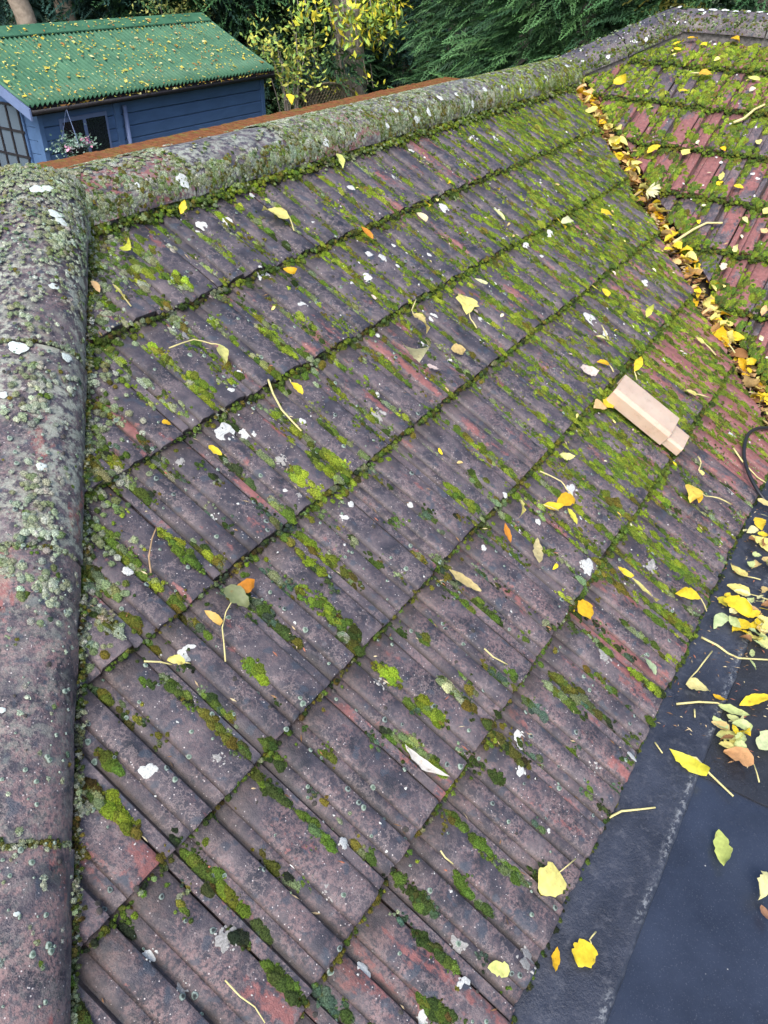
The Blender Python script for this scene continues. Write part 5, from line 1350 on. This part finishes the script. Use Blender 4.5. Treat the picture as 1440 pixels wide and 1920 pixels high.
# shed roof leaves: too many to count
V = []; Fc = []; Cc = []
nS = np.array([0, -(SZR - SZE), SYR - SYE]); nS /= np.linalg.norm(nS); uS = np.array([0, SYR - SYE, SZR - SZE]); LS = np.linalg.norm(uS); uS /= LS
LC = [(.62,.50,.06), (.66,.60,.16), (.50,.30,.06), (.40,.18,.05), (.55,.58,.12), (.70,.64,.30), (.25,.13,.05)]
for _ in range(1500):
    x = rng.uniform(SX0 + .03, SX1 - .05); t = rng.random() ** (1.0) * LS * .995
    if rng.random() > .45 + .55 * n2(x * .5, t * .6, 1.4): continue
    P = np.array([x, SYE, SZE]) + uS * t + nS * (.020 + .004 * rng.random() + (.03 if t > LS - .2 else 0)); a = rng.uniform(0, 6.28); L = rng.uniform(.02, .05) * (1.9 if rng.random() < .16 else 1); wd = L * rng.uniform(.35, .8)
    dx = math.cos(a) * np.array([1, 0, 0]) + math.sin(a) * uS + nS * rng.normal(0, .15); dy = np.cross(nS, dx); b0 = len(V)
    for q in (-.5 * L * dx, -.1 * L * dx + dy * wd * .5 + nS * .006, .5 * L * dx, -.1 * L * dx - dy * wd * .5 + nS * .006, nS * .0): V.append(P + q); Cc.append(np.array(LC[rng.choice(7, p=[.22,.22,.12,.10,.14,.14,.06])]) if q is None else None)
    c = np.array(LC[rng.choice(7, p=[.22,.22,.12,.10,.14,.14,.06])]) * rng.uniform(.7, 1.1)
    for k in range(5): Cc[-1 - k] = c
    Fc += [(b0, b0+1, b0+4), (b0+1, b0+2, b0+4), (b0+2, b0+3, b0+4), (b0+3, b0, b0+4)]
for _ in range(160):   # in the gutter
    x = rng.uniform(SX0 + .1, SX1 - .1); b0 = len(V); P = np.array([x, SYE - .02 + rng.normal(0, .02), SZE - .040 + rng.uniform(-.01, .01)]); L = rng.uniform(.03, .06); c = np.array(LC[rng.integers(7)]) * .8
    for q in range(3): V.append(P + rng.normal(0, .5, 3) * L * np.array([1, .4, .4])); Cc.append(c)
    Fc.append((b0, b0+1, b0+2))
me = mesh_np('shed_roof_leaves', np.array(V), np.array(Fc), M_LICH, np.array(Cc)); o = bpy.data.objects.new('shed_roof_leaves', me); COL.objects.link(o); tag(o, 'yellow and brown leaf litter strewn over the green corrugated shed roof', 'leaves', kind='stuff')

# hanging basket
hb = at_y(138, 274, 8.30); bas = tag(empty('hanging_basket', tuple(hb)), 'hanging basket of pale foliage and pink flowers under the shed gutter', 'hanging basket')
V = []; Fc = []
for j in range(6):
    a = math.pi / 2 * j / 5
    for k in range(14): V.append((.16 * math.cos(a) * math.cos(k * 6.283 / 14), .16 * math.cos(a) * math.sin(k * 6.283 / 14), -.13 * math.sin(a)))
for j in range(5):
    for k in range(14): Fc.append((j*14+k, j*14+(k+1) % 14, (j+1)*14+(k+1) % 14, (j+1)*14+k))
o = MB().add(V, Fc).build('bowl', M_DKW, bas, True); 
for k in range(3):
    a = k * 2.09 + .4; MB().tube([(.155 * math.cos(a), .155 * math.sin(a), 0), (0, 0, .46)], .0035, 5).build('chain', M_BLUL, bas)
MB().tube([(0, 0, .45), (0, 0, .53), (0, .24, .55)], .006, 5).build('bracket', M_DKW, bas)

def leaf_cloud(n, posf, size, cols, droop=.3, ratio=.45, seed=1, upn=.3):
    """two-triangle folded leaves; posf(r)-> (n,3)"""
    r = np.random.default_rng(seed); P = posf(r, n); n = len(P)
    d = r.normal(size=(n, 3)); d[:, 2] = d[:, 2] * .6 - droop; d /= np.linalg.norm(d, axis=1)[:, None]
    s = np.cross(d, r.normal(size=(n, 3)) + [0, 0, upn * 6]); s /= np.linalg.norm(s, axis=1)[:, None] + 1e-9; nn = np.cross(d, s)
    L = size * r.uniform(.6, 1.3, n)[:, None]; w_ = L * ratio * .5
    q = np.stack([P, P + d * L * .5 + s * w_ + nn * w_ * .4, P + d * L, P + d * L * .5 - s * w_ + nn * w_ * .4], 1).reshape(-1, 3)
    b0 = np.arange(n)[:, None] * 4; Fa = np.concatenate([b0 + [0, 1, 2], b0 + [0, 2, 3]], 1).reshape(-1, 3)
    C = np.array(cols)[r.integers(len(cols), size=n)] * r.uniform(.7, 1.25, n)[:, None]; return q, Fa, np.repeat(C, 4, 0)
def cloud_obj(name, args, parent=None, mat=M_FOL, **kw):
    q, Fa, C = leaf_cloud(*args, **kw); me = mesh_np(name, q, Fa, mat, C); o = bpy.data.objects.new(name, me); COL.objects.link(o)
    if parent: o.parent = parent; o.matrix_parent_inverse = parent.matrix_world.inverted()
    return o
cloud_obj('foliage', (520, lambda r, n: hb + r.normal(size=(n, 3)) * [.13, .11, .06] + [0, 0, .03], .05, [(.20, .32, .24), (.12, .22, .15), (.30, .40, .34)]), bas, ratio=.6)
for k, (dx, dz) in enumerate([(-.15, .0), (-.10, -.01), (.10, .05), (.16, .07), (.12, .0), (.02, .0), (.2, .03)]):
    c = [(.80, .38, .54), (.80, .80, .78)][k in (1, 5, 4)]
    P0 = hb + np.array([dx, -.10, dz]); q, Fa, C = leaf_cloud(16, lambda r, n: P0 + r.normal(0, .012, (n, 3)), .042, [c], 0, .8, 60 + k)
    me = mesh_np('flower', q, Fa, M_FOL, C); o = bpy.data.objects.new('flower', me); COL.objects.link(o); o.parent = bas; o.matrix_parent_inverse = bas.matrix_world.inverted()

# garden wall with orange mossy coping tiles
wl = tag(empty('garden_wall', (7, 4.4, ZG)), 'brick garden wall with a coping of orange, moss-crusted clay tiles behind the ridge', 'wall')
tO = NT('orange_clay'); vO = coords(tO); cO = tO.ramp(tO.noise(vO, 24, 5, .65), [(.25, (.09, .038, .018)), (.5, (.21, .078, .030)), (.75, (.31, .14, .050))])
cO = tO.mix(tO.ramp(tO.noise(vO, 9, 4, .6), [(.50, 0.0), (.64, .75)]), cO, (.16, .15, .03)); tO.bump(tO.noise(vO, 60, 5, .7), .9, .01); M_ORG = tO.base(cO, .8, .2)
WY0_, WY1_ = 4.12, 4.54
MB().box((1.6, WY0_ + .05, ZG), (10.25, WY1_ - .05, -.90)).build('brickwork', mat_plain('orange_brick', (.24, .085, .03), .85, .2, 20, .3, .6, 50), wl, M=np.eye(3), O=np.zeros(3))
ct_m = MB().box((0.003, WY0_, -.91), (.070, WY1_, -.84)).mesh('coping_tile', M_ORG)
for i in range(114):
    x = 1.6 + i * .076; o = bpy.data.objects.new('coping_tile', ct_m); COL.objects.link(o)
    o.matrix_world = Matrix.Translation((x, 0, .040 + rng.normal(0, .003))); o.parent = wl; o.matrix_parent_inverse = wl.matrix_world.inverted()
# trellis with an arched top
M_TRE = mat_plain('grey_trellis_wood', (.20, .17, .11), .8, .2, 20, .3)
tr = tag(empty('trellis_panel', (12.8, 9.0, ZG)), 'grey wooden trellis panel with an arched top between shed and tree', 'trellis')
TY = 9.2; pL, pC, pR = at_y(520, 205, TY), at_y(612, 156, TY), at_y(672, 180, TY)
x0, x1 = pL[0], pR[0] + .25; zt = pC[2]; zb = zt - .55
arch = lambda x: zb + (zt - zb) * math.sin(math.pi * min(max((x - x0) / (x1 - x0), 0), 1)) ** .8
b = [(x0 + (x1 - x0) * i / 16, TY, arch(x0 + (x1 - x0) * i / 16)) for i in range(17)]
MB().tube(b, .026, 6).build('arched_rail', M_TRE, tr, M=np.eye(3), O=np.zeros(3))
for x in (x0, x1): MB().box((x - .035, TY - .035, ZG), (x + .035, TY + .035, zb + .04)).build('post', M_TRE, tr, M=np.eye(3), O=np.zeros(3))
for s_ in (1, -1):
    for i in range(40):
        xs = x0 - 1.6 + i * .11 * 1.0; p = []
        for k in range(60):
            zz = ZG + 1.0 + k * .035; xx = xs + s_ * (zz - ZG - 1.6) * 1.0
            if x0 < xx < x1 and zz < arch(xx): p.append((xx, TY + .008 * s_, zz))
        if len(p) > 2: MB().tube([p[0], p[-1]], .011, 4).build('lath', M_TRE, tr, M=np.eye(3), O=np.zeros(3))
# brown fence boards behind the gap beside the shed
fn = tag(empty('board_fence', (13, 11.6, ZG)), 'low brown board fence behind the shed and the trellis', 'fence'); M_FEN = mat_plain('brown_fence', (.13, .075, .045), .85, .2, 9, .35, .4, 50)
fb = MB().box((0, 11.7, ZG), (.145, 11.72, ZG + 1.3)).mesh('fence_board', M_FEN)
for i in range(90):
    o = bpy.data.objects.new('fence_board', fb); COL.objects.link(o); o.matrix_world = Matrix.Translation((9.8 + i * .15, 0, rng.normal(0, .01))); o.parent = fn; o.matrix_parent_inverse = fn.matrix_world.inverted()
# ------------------------------------------------------------------ trees
tB = NT('bark'); vB = coords(tB, stretch=(1, 1, .18)); cB_ = tB.ramp(tB.noise(vB, 22, 6, .7), [(.3, (.22, .185, .15)), (.7, (.52, .46, .40))]); tB.bump(tB.noise(vB, 30, 5, .7), 1.0, .03); M_BARK = tB.base(cB_, .9, .15)
def spray_template(seed):
    r = np.random.default_rng(seed); V = []; Fc = []
    n = 9
    for i in range(n):
        t = (i + .5) / n; x = t; z = -.28 * t * t
        for s_ in (1, -1):
            l = (.36 * (1 - t) + .07) * r.uniform(.7, 1.2); a = r.uniform(.55, .95); b0 = len(V)
            tip = (x + l * math.cos(a), s_ * l * math.sin(a), z - .35 * l + r.normal(0, .02)); wd = .034
            mid = (x + l * .5 * math.cos(a) + wd, s_ * l * .5 * math.sin(a), z - .08 * l); mid2 = (x + l * .5 * math.cos(a) - wd * 1.2, s_ * (l * .5 * math.sin(a) + .01), z - .10 * l)
            V += [(x, 0, z), mid, tip, mid2]; Fc += [(b0, b0+1, b0+2), (b0, b0+2, b0+3)]
            for q in (.6,):
                b1 = len(V); cx, cy, cz = x + l * q * math.cos(a), s_ * l * q * math.sin(a), z - .2 * l * q
                V += [(cx, cy, cz), (cx + .10, cy + s_ * .015, cz - .03), (cx + .07, cy - s_ * .03, cz - .02)]; Fc.append((b1, b1+1, b1+2))
    return np.array(V), np.array(Fc)
SPR = [spray_template(s) for s in range(3)]
def conifer(x, y, R, H, label, nsp, cols, seed, sp=.5, zlo=-3.0, name='conifer_tree'):
    r = np.random.default_rng(seed); root = tag(empty(name, (x, y, ZG)), label, 'tree', )
    MB().tube([(x, y, ZG), (x + .05, y, ZG + H * .5), (x, y, ZG + H)], [.16, .12, .03], 9).build('trunk', M_BARK, root, True, M=np.eye(3), O=np.zeros(3))
    n = nsp; hh = r.uniform(0, 1, n) ** .9; z = ZG + .15 + hh * (H - .3); a = r.uniform(0, 6.283, n)
    lay = .5 + .5 * np.sin(hh * 34 + a * 1.5)
    rad = R * (1.02 - hh * .75) * (.45 + .55 * r.random(n) ** .5) * (.78 + .3 * lay)
    P = np.stack([x + rad * np.cos(a), y + rad * np.sin(a), z], 1)
    a2 = a + r.normal(0, .45, n); el = r.normal(-.12, .22, n)
    X = np.stack([np.cos(a2) * np.cos(el), np.sin(a2) * np.cos(el), np.sin(el)], 1); up = np.array([0, 0, 1.0]) + r.normal(0, .35, (n, 3)); Y = np.cross(up, X); Y /= np.linalg.norm(Y, axis=1)[:, None]; Z = np.cross(X, Y)
    s_ = sp * r.uniform(.6, 1.25, n); C = np.array(cols)[r.integers(len(cols), size=n)] * r.uniform(.7, 1.3, n)[:, None]
    Rm = np.stack([X, Y, Z], 2); Vs = []; Fs = []; Cs = []; base = 0
    for k, (tv, tf) in enumerate(SPR):
        ii = np.arange(k, n, 3); wv = np.einsum('nij,nkj->nki', Rm[ii], tv[None] * s_[ii][:, None, None]) + P[ii][:, None]
        Vs.append(wv.reshape(-1, 3)); Fs.append((tf[None] + base + (np.arange(len(ii)) * len(tv))[:, None, None]).reshape(-1, 3)); base += len(ii) * len(tv)
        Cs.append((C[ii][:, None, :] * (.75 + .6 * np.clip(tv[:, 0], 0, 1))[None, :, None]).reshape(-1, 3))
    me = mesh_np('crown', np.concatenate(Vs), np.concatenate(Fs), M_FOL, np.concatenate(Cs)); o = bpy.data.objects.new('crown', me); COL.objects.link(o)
    o.parent = root; o.matrix_parent_inverse = root.matrix_world.inverted(); return root
GC = [(.040, .105, .040), (.055, .135, .050), (.075, .170, .060), (.030, .078, .036)]; BC = [(.028, .075, .060), (.038, .095, .078), (.024, .060, .044)]
def rng_(px, d):
    r_ = ray(px, 60); r_ = r_[:2] / np.hypot(*r_[:2]); return CAM[:2] + r_ * d
conifer(*rng_(850, 21.5), 2.9, 7.6, 'bluish conifer just right of the big trunk', 4500, BC + GC[:2], 3, .42)
conifer(*rng_(985, 17), 2.6, 7.8, 'dense green conifer behind the middle of the ridge', 6000, GC, 4, .42)
conifer(*rng_(1095, 13.5), 2.3, 7.2, 'green conifer with long drooping sprays behind the upper hip', 5200, GC + [(.07, .16, .05)], 5, .40)
conifer(*rng_(1270, 13), 2.4, 7.6, 'green conifer at the top right beyond the upper ridge', 3200, GC, 6, .38)
conifer(*rng_(1420, 12.5), 2.2, 7.4, 'conifer with yellowing tips at the far right edge', 2000, GC + [(.20, .20, .04)], 16, .5)
conifer(*rng_(470, 20), 2.6, 8.0, 'dark conifer behind the right end of the shed roof', 2200, GC[:1] + BC[2:], 7, .75)
conifer(*rng_(360, 20), 2.6, 8.0, 'dark shaggy conifer behind the middle of the shed ridge', 1800, GC[:1] + BC[2:], 8, .8)
conifer(*rng_(215, 20), 2.6, 8.0, 'dark conifer behind the shed between two pale trunks', 1500, GC[:1] + BC, 9, .8)
conifer(*rng_(40, 20), 2.8, 8.0, 'dark conifer at the far left behind the shed', 1500, BC, 10, .8)
conifer(*rng_(600, 24), 3.0, 8.0, 'dark conifer behind the big trunk', 2200, BC[2:] + GC[:1], 11, .75)
# pale trunks beyond the shed
for px, lab in ((45, 'pale leaning trunk behind the shed at the far left'), (122, 'pale upright trunk behind the shed ridge')):
    P = at_y(px, 25, 13.4); t_ = tag(empty('tree', (P[0], 13.4, ZG)), lab, 'tree'); lean = -.35 if px < 100 else 0.0
    MB().tube([(P[0] + .3, 13.4, ZG), (P[0], 13.4, P[2]), (P[0] + lean * 1.5, 13.4, P[2] + 1.6), (P[0] + lean * 4, 13.5, P[2] + 5)], [.26, .18, .15, .09], 10).build('trunk', mat_plain('pale_bark', (.40, .32, .25), .85, .2, 12, .3), t_, True, M=np.eye(3), O=np.zeros(3))
    cloud_obj('crown', (3000, lambda r, n: np.array([P[0] + lean * 4, 13.6, P[2] + 4.6]) + r.normal(size=(n, 3)) * [1.3, 1.3, .7], .12, [(.10, .16, .03), (.2, .24, .04)], ), t_, seed=int(px))
# the big trunk with hanging yellow-green leaves
TYB = 9.9; pb = at_y(655, 165, TYB); pt_ = at_y(648, 0, TYB); big = tag(empty('tree', (pb[0], TYB, ZG)), 'big grey-barked tree hung with yellow-green leaves beside the trellis', 'tree')
wpx = np.linalg.norm(pb - CAM) / F
path = [(pb[0] + .02, TYB, ZG), tuple(pb), tuple((pb + pt_) / 2), tuple(pt_), tuple(pt_ + (pt_ - pb) * 1.6)]
MB().tube(path, [wpx * 34, wpx * 29, wpx * 26, wpx * 25, wpx * 18], 14).build('trunk', M_BARK, big, True, M=np.eye(3), O=np.zeros(3))
twigs = MB(); clus = [(595,12,40),(578,22,35),(560,8,40),(612,5,40),(640,45,40),(660,50,90),(672,80,50),(690,50,90),(680,20,90),(700,20,100),(720,12,110),(735,40,70),(710,70,80),(722,88,36),(745,45,45),(668,8,60),(695,0,60),(738,5,80),(645,18,30),(636,75,20),(690,148,16),(700,155,14),(642,140,22),(648,158,26),(620,30,26)]
PS = []; 
for px, py, nn in clus:
    P = at_y(px, py, 9.3 + rng.uniform(-.3, .3)); PS.append((P, nn)); twigs.tube([tuple(P + [rng.normal(0, .05), .1, .35]), tuple(P + [0, 0, -.1])], .008, 4)
    if py < 60 and nn > 50: MB().tube([tuple(pt_ + [0, -.1, .5]), tuple((P + pt_) / 2 + [0, 0, .45]), tuple(P + [0, .1, .2])], [.03, .02, .01], 5).build('branch', M_BARK, big, M=np.eye(3), O=np.zeros(3))
tag(twigs.build('twigs', M_BARK, big, M=np.eye(3), O=np.zeros(3)), kind='stuff')
def pos_cl(r, n): return np.concatenate([P + r.normal(size=(int(k * .55), 3)) * [.13, .2, .13] for P, k in PS])
cloud_obj('crown', (0, pos_cl, .17, [(.60, .60, .05), (.44, .54, .06), (.30, .46, .08), (.68, .58, .05), (.24, .40, .12)]), big, droop=.8, ratio=.42, seed=21)
def pos_hi(r, n): return pt_ + [0, 0, 3.2] + r.normal(size=(n, 3)) * [1.6, 1.6, .8]
cloud_obj('crown', (900, pos_hi, .12, [(.35, .38, .04), (.2, .3, .05)]), big, droop=.5, seed=22)
# shrub at the shed corner
def shrub(name, label, pxs, Yc, size, cols, n, seed, sp=(.2, .3, .16), stem=True, cat='shrub'):
    pts = [at_y(px, py, Yc + rng.uniform(-.3, .3)) for px, py in pxs]; c0 = np.mean(pts, 0); root = tag(empty(name, (c0[0], Yc, ZG)), label, cat)
    st_m = MB()
    for P in pts: st_m.tube([(c0[0] + rng.normal(0, .1), Yc, ZG), tuple((P + [c0[0], Yc, ZG]) / 2 + [rng.normal(0, .1), 0, .3]), tuple(P)], [.02, .012, .005], 5)
    tag(st_m.build('stems', M_BARK, root, M=np.eye(3), O=np.zeros(3)), kind='stuff')
    def pf(r, k): q = np.array(pts)[r.integers(len(pts), size=k)]; return q + r.normal(size=(k, 3)) * sp
    cloud_obj('foliage', (n, pf, size, cols), root, droop=.4, ratio=.55, seed=seed); return root
shrub('hazel_shrub', 'yellow-green shrub overhanging the right corner of the shed', [(530,110),(545,95),(525,95),(550,130),(540,150),(560,120),(520,130),(555,60),(575,80),(560,150),(545,170),(500,75),(490,85),(515,60)], 8.9, .11, [(.22,.34,.07),(.32,.42,.09),(.44,.46,.09),(.15,.26,.06),(.52,.50,.08)], 620, 31, (.13, .25, .11))
shrub('laurel_shrub', 'mid-green shrub between the shed and the big trunk', [(590,90),(600,110),(580,130),(595,130),(595,140),(585,60),(595,70),(570,40),(590,30),(560,30),(545,20),(590,150),(575,120),(575,105)], 10.1, .085, [(.09,.19,.06),(.13,.25,.08),(.19,.31,.08),(.06,.13,.045),(.28,.38,.11)], 1000, 32, (.15, .3, .13))
shrub('ivy', 'pale-leaved climber on the trellis post beside the shed', [(535,185),(540,195),(532,200),(545,175)], 9.1, .06, [(.20,.32,.14),(.14,.24,.08),(.28,.36,.2)], 260, 33, (.09, .1, .07), cat='climber')
shrub('ivy', 'dark bluish ivy climbing right of the big trunk', [(745,70),(750,40),(760,90),(735,90),(770,20),(740,110)], 10.2, .07, [(.03,.085,.065),(.045,.11,.08),(.06,.13,.10)], 1500, 34, (.25, .2, .22), cat='climber')
shrub('yellowing_shrub', 'thin yellowing shrub left of the conifers behind the shed', [(370,15),(340,10),(300,12),(330,25)], 11.6, .07, [(.3,.3,.08),(.2,.24,.07),(.12,.18,.05)], 500, 35, (.35, .2, .14))
# far wood that closes the view
def posw(r, n):
    a = r.uniform(math.radians(-30), math.radians(78), n); d = r.uniform(25, 32, n); return np.stack([d * np.cos(a), d * np.sin(a), r.uniform(ZG, 6.5, n)], 1)
q, Fa, C = leaf_cloud(70000, posw, .30, [(.020, .050, .020), (.030, .065, .024), (.045, .08, .026), (.02, .04, .03)], .3, .6, 55)
me = mesh_np('far_wood', q, Fa, M_FOL, C); o = bpy.data.objects.new('far_wood', me); COL.objects.link(o); tag(o, 'dense dark woodland closing the view beyond the garden trees', 'wood', kind='stuff')
